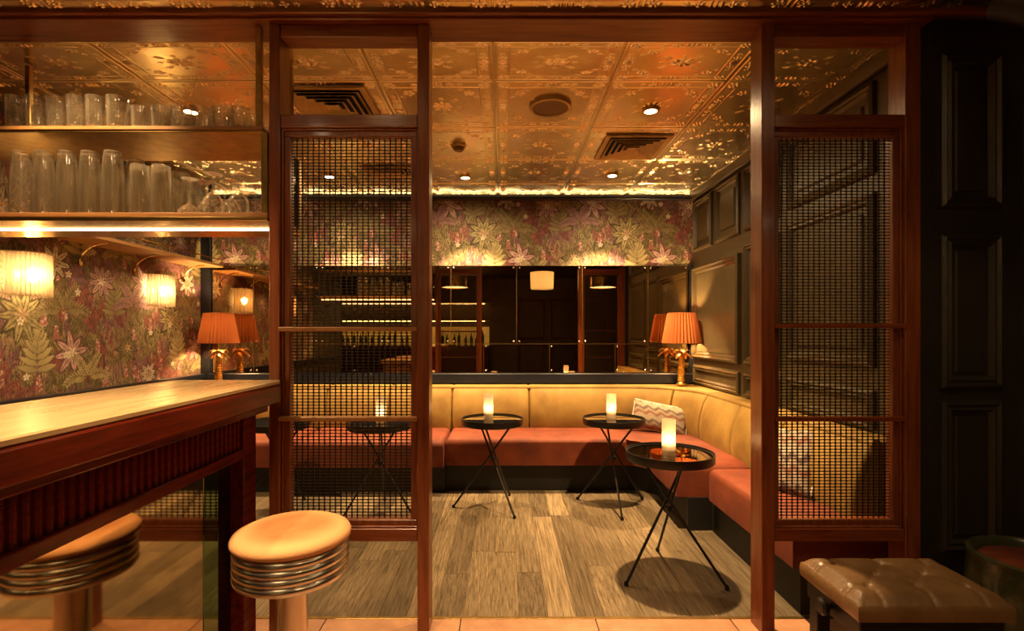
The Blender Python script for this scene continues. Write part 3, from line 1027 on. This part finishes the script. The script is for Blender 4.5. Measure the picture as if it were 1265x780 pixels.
# ------------------------------------------------------------------ table lamps
def palm_lamp(x, y, z, label, rot):
    t = thing('table_lamp', label, 'lamp', (x, y, z), rot)
    bm = B(); lathe(bm, [(0, 0), (.045, 0), (.047, .012), (.036, .022), (.026, .034)], n=24); part('foot', bm, M['gold_leaf'], t, True, local=True)
    prof = []
    for k in range(12):
        zz = .034 + k * .0215
        rr = .034 - k * .0009
        prof += [(rr * .90, zz), (rr * 1.08, zz + .016), (rr * .98, zz + .0195)]
    bm = B(); lathe(bm, prof, n=16); part('trunk', bm, M['gold_leaf'], t, True, 50, local=True)
    for tier, (n, ln, z0, dr) in enumerate(((7, .085, .290, .9), (5, .068, .305, .45))):
        for k in range(n):
            a = 2 * PI * (k + .5 * tier) / n
            bm = B()
            vsL = []
            for i in range(6):
                u = i / 5
                rad = .016 + ln * u
                zz = z0 + .032 * math.sin(u * 2.2) * (1.4 - dr) - dr * .062 * u * u
                w = .024 * math.sin(PI * min(1, .12 + u * .88)) ** .7 + .001
                c, s_ = math.cos(a), math.sin(a)
                vsL.append([bm.verts.new((rad * c - q * w * s_, rad * s_ + q * w * c, zz - abs(q) * .008)) for q in (-1, 0, 1)])
            for A, C in zip(vsL, vsL[1:]):
                for q in range(2):
                    bm.faces.new((A[q], A[q + 1], C[q + 1], C[q]))
            bmesh.ops.solidify(bm, geom=bm.faces[:], thickness=.003)
            part('palm_leaf', bm, M['gold_leaf'], t, True, local=True)
    bm = B(); lathe(bm, [(.0, .285), (.02, .29), (.017, .315), (.007, .325), (.007, .50)], n=12); part('stem', bm, M['brass'], t, True, local=True)
    zb, zt = .385, .655
    def wv(k, r): return .0075 * (1 if k % 2 else -1)
    bm = B(); lathe(bm, [(.166, zb), (.143, (zb + zt) / 2), (.118, zt)], n=68, wave=wv)
    part('lamp_shade', bm, M['shade'], t, True, 30, local=True)
    bm = B()
    for rr, zz in ((.168, zb), (.118, zt)):
        tube(bm, [(rr * math.cos(2 * PI * k / 40), rr * math.sin(2 * PI * k / 40), zz) for k in range(41)], .0035, 6, False)
    part('shade_rim', bm, M['shade'], t, True, local=True)
    bm = B(); lathe(bm, [(0, .49), (.022, .505), (.03, .535), (.022, .56), (0, .572)], n=14); part('bulb', bm, M['bulb'], t, True, local=True)
    l = light('table_lamp_bulb', 'POINT', (0, 0, .53), LAMP_W, (1, .60, .25), .036)
    l.parent = t
    return t


LAMP_W = 90.0
palm_lamp(1.622, 4.650, .800, 'gold palm table lamp with pleated orange shade near the dark panelled wall', .3)
palm_lamp(-2.60, 4.655, .800, 'gold palm table lamp with pleated orange shade beside the jungle wallpaper', .1)

# ------------------------------------------------------------------ banquette
sofa = thing('corner_banquette', 'curved corner banquette with ochre velvet back and rust velvet seats', 'sofa', (0, 4.4, 0))
CXC, CYC, RAD = 1.13, 4.12, .53           # centre and radius of the back's curve
BPROF = [(-.075, .405), (-.088, .50), (-.078, .60), (-.050, .70), (-.016, .765), (.008, .786), (.035, .792)]


def back_panel(pts, nrm, outer):
    """pts: inner line in plan, nrm: outward normals, outer: plan points against the wall"""
    bm = B()
    n = len(pts)
    rows = []
    for i, (p, q, w) in enumerate(zip(pts, nrm, outer)):
        f = min(i, n - 1 - i)
        ins = (.026, .008, 0)[f] if f < 3 else 0
        row = [bm.verts.new((p[0] + q[0] * (d + ins), p[1] + q[1] * (d + ins), z - ins * .30 * (z > .6))) for d, z in BPROF]
        row += [bm.verts.new((w[0], w[1], .792 - ins * .3)), bm.verts.new((w[0], w[1], .405))]
        rows.append(row)
    m = len(rows[0])
    for a, b in zip(rows, rows[1:]):
        for k in range(m):
            bm.faces.new((a[k], b[k], b[(k + 1) % m], a[(k + 1) % m]))
    bm.faces.new(rows[0]); bm.faces.new(rows[-1][::-1])
    part('back_cushion', bm, M['ochre'], sofa, True, 50)


def lin(a, b, n=12, e=.012):
    t = [0, e, 2.2 * e] + [2.2 * e + (1 - 4.4 * e) * k / n for k in range(1, n)] + [1 - 2.2 * e, 1 - e, 1]
    return [a + (b - a) * s for s in t]


YF, XF = CYC + RAD, CXC + RAD
xs = [-2.84, -2.32, -1.63, -.94, -.465, .232, .68, CXC]
xs = [-2.84, -2.23, -1.60, -1.03, -.465, .232]
for a, b in zip(xs, xs[1:]):
    P_ = [(x, YF) for x in lin(a + .001, b - .001)]
    back_panel(P_, [(0, 1)] * len(P_), [(x, YB - .062) for x, _ in P_])
def arc_pts(a, b):
    A = [math.radians(q) for q in lin(a, b, 10)]
    P_ = [(CXC + RAD * math.cos(q), CYC + RAD * math.sin(q)) for q in A]
    Nn = [(math.cos(q), math.sin(q)) for q in A]
    O_ = []
    for q in A:
        dx = (XR - .004 - CXC) / max(math.cos(q), 1e-4); dy = (YB - .062 - CYC) / max(math.sin(q), 1e-4)
        d = min(dx, dy); O_.append((CXC + d * math.cos(q), CYC + d * math.sin(q)))
    return P_, Nn, O_


P_ = [(x, YF) for x in lin(.233, CXC)][:-1]
P2, N2, O2 = arc_pts(90, 45)
back_panel(P_ + P2[1:], [(0, 1)] * len(P_) + N2[1:], [(x, YB - .062) for x, _ in P_] + O2[1:])
back_panel(*arc_pts(45, 0))
for a, b in ((CYC, 3.55), (3.55, 2.98), (2.98, 2.285)):
    P_ = [(XF, y) for y in lin(a - .001, b + .001)]
    back_panel(P_, [(1, 0)] * len(P_), [(XR - .004, y) for _, y in P_])


bm = B()
tube(bm, [(-2.84, YF + .012, .775)] + [(x, YF + .012, .775) for x in (-1.5, 0, CXC)] + [(CXC + (RAD + .012) * math.cos(q), CYC + (RAD + .012) * math.sin(q), .775) for q in [PI / 2 * (1 - k / 14) for k in range(1, 15)]] + [(XF + .012, y, .775) for y in (3.4, 2.285)], .024, 12)
part('top_roll', bm, M['ochre'], sofa, True, 60)


def seat(poly, label=None):
    bm = B(); slab(bm, poly, .215, .425, .05, 5); part('seat_cushion', bm, M['rust'], sofa, True, 50, label=label)


seat([(-2.84, 4.015), (-1.66, 4.015), (-1.66, 4.72), (-2.84, 4.72)])
seat([(-1.655, 4.015), (-.475, 4.015), (-.475, 4.72), (-1.655, 4.72)])
cor = [(-.470, 4.08), (.98, 4.08)] + [(.98 + .15 * math.sin(a), 3.93 + .15 * math.cos(a)) for a in [PI / 2 * k / 6 for k in range(1, 6)]]
cor += [(1.13, 3.93), (1.12, 3.30), (1.72, 3.30), (1.72, 4.0)] + [(CXC + .58 * math.cos(a), CYC + .58 * math.sin(a)) for a in [PI / 2 * k / 6 for k in range(1, 6)]] + [(CXC, 4.72), (-.470, 4.72)]
seat(cor)
seat([(1.305, 2.30), (1.74, 2.30), (1.74, 3.235), (1.305, 3.235)])
bm = B(); slab(bm, [(-2.84, 4.09), (-.47, 4.09), (-.47, 4.135), (1.05, 4.135)] + [(1.05 + .16 * math.sin(a), 3.975 + .16 * math.cos(a)) for a in [PI / 2 * k / 6 for k in range(1, 6)]] + [(1.21, 3.975), (1.19, 3.29), (1.78, 3.29), (1.78, 4.78), (-2.84, 4.78)], 0.002, .214)
part('plinth', bm, M['plinth'], sofa)
bm = B(); slab(bm, [(1.345, 2.31), (1.78, 2.31), (1.78, 3.285), (1.345, 3.285)], 0.002, .214); part('plinth', bm, M['plinth'], sofa)


# ------------------------------------------------------------------ scatter cushions
def pillow(x, y, z, w, h, rz, tilt, label, seed, roll=0.):
    t = thing('scatter_cushion', label, 'cushion', (x, y, z), 0)
    n = 40
    bm = B()
    g = {}
    for s in (1, -1):
        for i in range(n + 1):
            for j in range(n + 1):
                u, v = i / n * 2 - 1, j / n * 2 - 1
                edge = i in (0, n) or j in (0, n)
                if edge and s == -1:
                    g[s, i, j] = g[1, i, j]; continue
                pin = 1 - .07 * (u * u * v * v)
                th = .065 * ((1 - u * u) * (1 - v * v)) ** .42
                g[s, i, j] = bm.verts.new((u * w / 2 * (1 - .05 * (1 - v * v)) , s * th, v * h / 2 * (1 - .05 * (1 - u * u))))
        for i in range(n):
            for j in range(n):
                f = (g[s, i, j], g[s, i + 1, j], g[s, i + 1, j + 1], g[s, i, j + 1])
                bm.faces.new(f if s == -1 else f[::-1])
    co = {v_: (v_.co.x, v_.co.z) for v_ in bm.verts}
    bm.verts.index_update()
    cols = []
    for v_ in bm.verts:
        a, b = v_.co.x / w + .5, v_.co.z / h + .5
        zig = abs((a * 5 + b * 1.5) % 1 - .5) * .22
        k = int((b + zig) * 11 + seed) % 5
        c = ((.34, .26, .18), (.24, .11, .07), (.32, .25, .17), (.15, .10, .08), (.37, .30, .21))[k]
        cols.append((*c, 1))
    bmesh.ops.rotate(bm, verts=bm.verts[:], cent=(0, 0, 0), matrix=Matrix.Rotation(tilt, 3, 'X') @ Matrix.Rotation(roll, 3, 'Y'))
    bmesh.ops.rotate(bm, verts=bm.verts[:], cent=(0, 0, 0), matrix=Matrix.Rotation(rz, 3, 'Z'))
    me = mesh_of(bm, 'cover', M['pillow_print'], True, 180)
    at = me.color_attributes.new('print', 'FLOAT_COLOR', 'POINT')
    at.data.foreach_set('color', np.array(cols, dtype=np.float32).ravel())
    o = bpy.data.objects.new('cover', me); COL.objects.link(o); o.parent = t
    # piped seam round the edge
    bm = B()
    def ed(u, v): return (u * w / 2 * (1 - .05 * (1 - v * v)), 0, v * h / 2 * (1 - .05 * (1 - u * u)))
    pts = [ed(-1 + 2 * k / 12, -1) for k in range(12)] + [ed(1, -1 + 2 * k / 12) for k in range(12)] + [ed(1 - 2 * k / 12, 1) for k in range(12)] + [ed(-1, 1 - 2 * k / 12) for k in range(13)]
    tube(bm, pts, .005, 6, False)
    bmesh.ops.rotate(bm, verts=bm.verts[:], cent=(0, 0, 0), matrix=Matrix.Rotation(tilt, 3, 'X') @ Matrix.Rotation(roll, 3, 'Y'))
    bmesh.ops.rotate(bm, verts=bm.verts[:], cent=(0, 0, 0), matrix=Matrix.Rotation(rz, 3, 'Z'))
    part('piping', bm, M['wax'], t, True, local=True)
    return t


pillow(1.345, 4.40, .545, .47, .25, -.30, -.45, 'pale zigzag patterned cushion in the banquette corner behind the near table', 0, .17)
pillow(1.545, 2.80, .575, .38, .36, -1.25, -.38, 'pale zigzag patterned cushion on the banquette behind the lattice screen', 2, -.12)


# ------------------------------------------------------------------ side tables and candles
def make_table(label, loc, feet0):
    t = thing('side_table', label, 'table', loc)
    bm = B(); lathe(bm, [(.205, .604), (.222, .606), (.2265, .612), (.2265, .652), (.2225, .652), (.2215, .642), (.20, .6405)], n=56)
    part('tray_rim', bm, M['black_metal'], t, True, 40, local=True)
    bm = B(); lathe(bm, [(0, .608), (.221, .608), (.221, .6415), (0, .6415)], n=56)
    part('table_top', bm, M['black_glass'], t, True, 40, local=True)
    for k in range(3):
        a = feet0 + k * 2 * PI / 3
        b = a + PI + .16
        bm = B(); tube(bm, [(.285 * math.cos(a), .285 * math.sin(a), .008), (.150 * math.cos(b), .150 * math.sin(b), .604)], .0075, 8)
        lg = part('leg', bm, M['black_metal'], t, True, local=True)
        bm = B(); lathe(bm, [(0, .0005), (.011, .0005), (.012, .012), (.008, .02)], .285 * math.cos(a), .285 * math.sin(a), 10)
        part('foot', bm, M['black_metal'], lg, True, local=True)
    bm = B(); lathe(bm, [(0, .335), (.018, .338), (.024, .352), (.018, .366), (0, .369)], n=14); part('hub', bm, M['black_metal'], t, True, local=True)
    return t


TB = [('round black side table nearest to the camera, before the banquette corner', (.878, 2.70, 0), -2.70),
      ('round black side table with the patterned cushion behind it, at the back banquette', (.812, 3.76, 0), -1.58),
      ('round black side table in the middle of the back banquette, right of the left screen', (-.081, 3.745, 0), -3.08),
      ('round black side table seen through the left lattice screen, holding a candle', (-.87, 3.60, 0), -2.5),
      ('round black side table in the far left, half hidden by the bar end', (-1.60, 3.62, 0), -2.9)]
t0 = make_table(*TB[0]); t0['group'] = 'black tripod side tables'
for lb, lc, rz in TB[1:]:
    dup(t0, lc, rz - TB[0][2], lb)


def make_candle(label, loc):
    t = thing('candle_holder', label, 'candle', loc, group='glass candle holders on the side tables')
    bm = B(); lathe(bm, [(0, 0), (.033, 0), (.0345, .004), (.0345, .022), (.033, .026), (.035, .03), (.035, .185), (.033, .185), (.033, .034), (0, .030)], n=28)
    part('glass_cylinder', bm, M['frost'], t, True, 50, local=True)
    bm = B(); lathe(bm, [(0, .031), (.028, .031), (.028, .055), (.022, .058), (0, .056)], n=20); part('wax', bm, M['wax'], t, True, 50, local=True)
    bm = B(); lathe(bm, [(0, .060), (.006, .068), (.0075, .080), (.004, .098), (0, .110)], n=10); part('flame', bm, M['flame'], t, True, local=True)
    l = light('candle_flame', 'POINT', (0, 0, .090), .42, (1, .76, .46), .012)
    l.parent = t
    return t


CB = [('frosted glass candle holder on the table nearest to the camera', (.862, 2.66, .642)),
      ('frosted glass candle holder on the table before the patterned cushion', (.795, 3.76, .642)),
      ('frosted glass candle holder on the middle table by the back banquette', (-.110, 3.75, .642)),
      ('frosted glass candle holder on the table behind the left lattice screen', (-.86, 3.58, .642))]
c0 = make_candle(*CB[0])
for lb, lc in CB[1:]:
    dup(c0, lc, 0, lb)

# ------------------------------------------------------------------ ceiling fittings
def downlight(x, y, z, watts, label, ang=100, blend=.4, tilt=0., spill=0., radius=.03):
    t = thing('downlight', label, 'downlight', (x, y, z), group='recessed ceiling downlights')
    bm = B(); lathe(bm, [(.034, -.004), (.037, -.010), (.050, -.009), (.052, -.001), (.052, .02), (.034, .02)], n=28); part('trim_ring', bm, M['brass'], t, True, local=True)
    bm = B(); lathe(bm, [(0, -.007), (.034, -.006)], n=20); part('lens', bm, M['downlight'], t, True, local=True)
    l = light('downlight_beam', 'SPOT', (0, 0, -.02), watts, WARM, radius, angle=math.radians(ang), blend=blend, rot=(math.radians(tilt), 0, 0))
    l.parent = t
    if spill:
        l = light('downlight_spill', 'SPOT', (0, 0, -.02), spill, WARM, radius, angle=math.radians(172), blend=1)
        l.parent = t
    return t


zc = ZC - .012
downlight(.864, 2.99, zc, 380, 'small bright ceiling downlight between round speaker and air vent', 74, 1, 0, 30)
downlight(.90, 4.22, zc, 210, 'small bright ceiling downlight behind the air vent', 78, .25, 13, 40)
downlight(-.32, 4.28, zc, 150, 'small ceiling downlight over the middle side table, near the back wall', 72, .3, 15, 40)
downlight(-1.45, 4.25, zc, 190, 'small ceiling downlight behind the left screen, near the back wall', 74, .3, 14, 40)
downlight(-1.84, 3.0, zc, 80, 'small ceiling downlight behind the left screen, near the vent', 76, 1, 0, 40)
# front room, above the frame of the picture
downlight(-1.75, 1.90, zc + .02, 70, 'small ceiling downlight above the glass rack')
downlight(-.66, 1.45, zc + .02, 95, 'small ceiling downlight above the bar stool', 50, .8)
downlight(-1.20, 1.00, zc + .02, 110, 'small ceiling downlight above the bar counter', 70, .9)
downlight(.30, 1.55, zc + .02, 70, 'small ceiling downlight before the opening between the screens', 48, .6)
downlight(1.45, 1.30, zc + .02, 8, 'small ceiling downlight above the leather bench')


def vent(x, y, w, d, label, rings=6):
    t = thing('air_vent', label, 'vent', (x, y, ZC))
    bm = B(); box(bm, -w / 2 + .02, w / 2 - .02, -d / 2 + .02, d / 2 - .02, -.006, .02); part('duct', bm, M['void'], t, local=True)
    for k in range(rings):
        s = 1 - k * .165
        a, b = w / 2 * s, d / 2 * s
        wd = .034 if k == 0 else .026
        bm = B()
        pr = [(0, -.004), (.003, -.018), (wd, -.016), (wd, -.010)] if k == 0 else [(0, -.026), (.002, -.027), (wd, -.009), (wd - .003, -.007)]
        loops = []
        for ins, z in pr:
            loops.append([bm.verts.new((sx * (a - ins), sy * (b - ins), z)) for sx, sy in ((-1, -1), (1, -1), (1, 1), (-1, 1))])
        for A, C in zip(loops, loops[1:] + loops[:1]):
            for q in range(4):
                bm.faces.new((A[q], A[(q + 1) % 4], C[(q + 1) % 4], C[q]))
        part('louvre' if k else 'vent_frame', bm, M['vent'], t, local=True)
    bm = B(); box(bm, -w * .06, w * .06, -d * .06, d * .06, -.024, -.018, .002); part('centre_plate', bm, M['vent'], t, local=True)
    return t


vent(.905, 3.60, .45, .47, 'square gold air vent in the ceiling beside the downlights')
vent(-.97, 2.93, .46, .46, 'square gold air vent in the ceiling behind the left screen top')
vent(-.93, 4.14, .42, .26, 'narrow gold air vent in the ceiling seen through the left lattice', 4)
t = thing('ceiling_speaker', 'round flush bronze loudspeaker in the tin ceiling', 'speaker', (.27, 2.95, ZC))
bm = B(); lathe(bm, [(.100, -.012), (.104, -.020), (.118, -.018), (.122, -.002), (.122, .01), (.10, .01)], n=40); part('rim', bm, M['vent'], t, True, local=True)
bm = B(); lathe(bm, [(0, -.015), (.06, -.015), (.101, -.013)], n=40); part('grille', bm, M['speaker'], t, True, local=True)
t = thing('smoke_detector', 'small round smoke detector hanging from the tin ceiling', 'detector', (-.314, 3.57, ZC))
bm = B(); lathe(bm, [(.052, .0), (.052, -.014), (.046, -.02)][::-1], n=24); part('base', bm, M['vent'], t, True, local=True)
bm = B(); lathe(bm, [(0, -.048), (.026, -.046), (.036, -.034), (.040, -.02), (0, -.02)], n=24); part('sensor_head', bm, M['speaker'], t, True, local=True)

# ------------------------------------------------------------------ leather bench
bn = thing('piano_bench', 'olive buttoned leather bench with black wooden frame beside the right screen', 'bench', (1.36, 1.76, 0))
bx0, bx1, byy0, byy1, bz = 1.115, 1.605, 1.60, 1.915, .448
buttons = [(bx0 + (bx1 - bx0) * fx, byy0 + (byy1 - byy0) * fy) for fx, fy in ((.17, .25), (.50, .25), (.83, .25), (.335, .5), (.665, .5), (.17, .75), (.50, .75), (.83, .75))]
nx_, ny_ = 74, 50
gx = np.linspace(0, 1, nx_); gy = np.linspace(0, 1, ny_)
U, V = np.meshgrid(gx, gy, indexing='ij')
ex = np.minimum(U, 1 - U) * (bx1 - bx0); ey = np.minimum(V, 1 - V) * (byy1 - byy0)
e = np.minimum(ex, ey)
H = bz - .030 * np.exp(-(e / .022) ** 1.6) + .010 * np.clip(e / .1, 0, 1)
PX = bx0 + U * (bx1 - bx0); PY = byy0 + V * (byy1 - byy0)
for (qx, qy) in buttons:
    d = np.hypot(PX - qx, PY - qy)
    H -= .015 * np.exp(-(d / .022) ** 1.2)
def crease(ax, ay, bx_, by_, dep=.0035, wd=.007):
    global H
    L = math.hypot(bx_ - ax, by_ - ay)
    tt = np.clip(((PX - ax) * (bx_ - ax) + (PY - ay) * (by_ - ay)) / L ** 2, 0, 1)
    d = np.hypot(PX - ax - tt * (bx_ - ax), PY - ay - tt * (by_ - ay))
    H -= dep * np.exp(-(d / wd) ** 2)
for i, j in ((0, 3), (1, 3), (1, 4), (2, 4), (3, 5), (3, 6), (4, 6), (4, 7)):
    crease(*buttons[i], *buttons[j])
for i in (0, 1, 2):
    crease(*buttons[i], buttons[i][0], byy0, .005)
for i in (5, 6, 7):
    crease(*buttons[i], buttons[i][0], byy1, .005)
for i, xx in ((0, bx0), (5, bx0), (2, bx1), (7, bx1)):
    crease(*buttons[i], xx, buttons[i][1], .005)
bm = B()
gv = [[bm.verts.new((PX[i, j], PY[i, j], H[i, j])) for j in range(ny_)] for i in range(nx_)]
for i in range(nx_ - 1):
    for j in range(ny_ - 1):
        bm.faces.new((gv[i][j], gv[i + 1][j], gv[i + 1][j + 1], gv[i][j + 1]))
loop = [gv[i][0] for i in range(nx_)] + [gv[nx_ - 1][j] for j in range(1, ny_)] + [gv[i][ny_ - 1] for i in range(nx_ - 2, -1, -1)] + [gv[0][j] for j in range(ny_ - 2, 0, -1)]
mx_, my_ = (bx0 + bx1) / 2, (byy0 + byy1) / 2
prev = loop
for dz, gr in ((.402, 1.012), (.378, 1.010), (.368, .99)):
    nl = [bm.verts.new((mx_ + (v_.co.x - mx_) * gr, my_ + (v_.co.y - my_) * gr, dz)) for v_ in loop]
    for k in range(len(loop)):
        bm.faces.new((prev[k], nl[k], nl[(k + 1) % len(loop)], prev[(k + 1) % len(loop)]))
    prev = nl
bm.faces.new(prev)
part('cushion', bm, M['leather'], bn, True, 60)
for qx, qy in buttons:
    bm = B(); lathe(bm, [(.009, bz - .016), (.008, bz - .010), (.004, bz - .007), (0, bz - .0065)], qx, qy, 10); part('button', bm, M['leather'], bn, True)
bm = B(); box(bm, bx0 + .015, bx1 - .015, byy0 + .015, byy1 - .015, .30, .367, .004); part('apron', bm, M['black_metal'], bn)
for sx in (bx0 + .045, bx1 - .045):
    for sy in (byy0 + .045, byy1 - .045):
        bm = B(); box(bm, sx - .024, sx + .024, sy - .024, sy + .024, 0, .30, .003); part('leg', bm, M['black_metal'], bn)
for sx, sg in ((bx0 + .015, -1), (bx1 - .015, 1)):
    bm = B()
    lathe(bm, [(0, 0), (.010, 0), (.010, .016), (.028, .020), (.030, .034), (.022, .042), (0, .044)], n=18)
    bmesh.ops.rotate(bm, verts=bm.verts[:], cent=(0, 0, 0), matrix=Matrix.Rotation(PI / 2 * sg, 3, 'Y'))
    bmesh.ops.translate(bm, verts=bm.verts[:], vec=(sx, 1.76, .335))
    part('height_knob', bm, M['black_metal'], bn, True)

# green drum stool at the picture's edge
gs = thing('drum_stool', 'dark green glazed drum stool with rust seat beside the leather bench', 'stool', (1.975, 1.87, 0))
bm = B(); lathe(bm, [(0, .001), (.17, .001), (.19, .02), (.212, .14), (.218, .25), (.21, .38), (.205, .425), (.211, .436), (.210, .452), (.198, .458), (.185, .446), (.183, .40)], n=44); part('body', bm, M['green_glaze'], gs, True, 50, local=True)
bm = B(); lathe(bm, [(.182, .402), (.178, .424), (.15, .434), (.08, .438), (0, .438)], n=44); part('seat', bm, M['rust'], gs, True, 60, local=True)

# black spotlight by the ceiling
sp = thing('ceiling_spotlight', 'black ceiling spotlight above the dark panelled wall', 'spotlight', (1.765, 1.75, ZC + .02))
bm = B(); tube(bm, [(1.765, 1.75, 2.46), (1.765, 1.75, ZC + .018)], .010, 8); tube(bm, [(1.765, 1.75, ZC - .002), (1.765, 1.75, ZC + .02)], .04, 16); part('stem', bm, M['black_metal'], sp, True)
d_ = Vector((.25, -.5, -.45)).normalized()
c_ = Vector((1.775, 1.75, 2.40))
bm = B(); tube(bm, [c_ - d_ * .08, c_ - d_ * .07, c_ + d_ * .05, c_ + d_ * .085], [.035, .052, .056, .060], 24); part('lamp_head', bm, M['black_metal'], sp, True)
bm = B(); tube(bm, [c_ + d_ * .082, c_ + d_ * .090], .062, 24); part('bezel', bm, M['chrome'], sp, True)

# ------------------------------------------------------------------ front room seen in the mirrors: pendants, back bar, bottles
def pendant(x, y, label):
    t = thing('drum_pendant', label, 'pendant', (x, y, ZC))
    bm = B(); lathe(bm, [(.24, -.50), (.24, -.32), (.236, -.32), (.236, -.50)], n=40); part('brass_drum', bm, M['brass'], t, True, local=True)
    bm = B(); lathe(bm, [(0, -.49), (.235, -.49)], n=40); part('diffuser', bm, M['diffuser'], t, True, local=True)
    bm = B(); tube(bm, [(0, 0, -.33), (0, 0, -.001)], .006, 8); part('rod', bm, M['brass'], t, local=True)
    return t


pendant(-.88, .45, 'wide brass drum pendant seen in the mirror above the middle table')
pendant(1.80, .45, 'wide brass drum pendant seen in the mirror above the cushion')
pendant(-3.55, .25, 'wide brass drum pendant seen in the mirror behind the left lattice')
t = thing('shade_pendant', 'cream drum pendant glowing in the middle of the wall mirror', 'pendant', (.74, -.1, ZC))
bm = B(); lathe(bm, [(.215, -.48), (.225, -.16)], n=96, wave=lambda k, r: .002 * (1 if k % 2 else -1)); part('shade', bm, M['white_shade'], t, True, 30, local=True)
bm = B(); lathe(bm, [(0, -.36), (.03, -.345), (.035, -.31), (0, -.28)], n=12); part('bulb', bm, M['bulb'], t, True, local=True)
bm = B(); tube(bm, [(0, 0, -.28), (0, 0, -.001)], .005, 8); part('cord', bm, M['black_metal'], t, local=True)
l = light('pendant_lamp', 'POINT', (0, 0, -.32), 14, WARM, .05); l.parent = t

bb = thing('back_bar', 'lit back bar with bottle shelves reflected in the wall mirror', 'cabinet', (-2.0, NY0 + .25, 0))
bm = B(); box(bm, -4.2, -.35, NY0 + .02, NY0 + .5, 0, .95, .005); part('cupboard', bm, M['bar_wood'], bb)
bm = B(); box(bm, -4.2, -.35, NY0 + .005, NY0 + .015, .96, 1.42); part('lit_back', bm, M['backlit'], bb)
for z in (1.56, 1.98):
    bm = B(); box(bm, -4.2, -.35, NY0 + .02, NY0 + .28, z, z + .03, .003); part('shelf', bm, M['shelf_wood'], bb)
    bm = B(); box(bm, -4.1, -.45, NY0 + .27, NY0 + .283, z - .012, z - .002); part('light_strip', bm, M['led'], bb)
bmh = B(); lathe(bmh, [(0, 0), (.036, 0), (.038, .01), (.038, .19), (.030, .225), (.014, .25), (.013, .31), (0, .311)], n=12)
bme = mesh_of(bmh, 'bottle', M['bottle'], True, 50)
for i in range(26):
    o = bpy.data.objects.new('bottle', bme); COL.objects.link(o)
    o.location = (-4.05 + i * .142 + R.uniform(-.02, .02), NY0 + .18 + R.uniform(-.03, .05), .951)
    o.scale = (1, 1, R.uniform(.8, 1.25))
    tag(o, 'green bottle standing on the lit back bar in the mirror', 'bottle', 'bottles on the back bar')
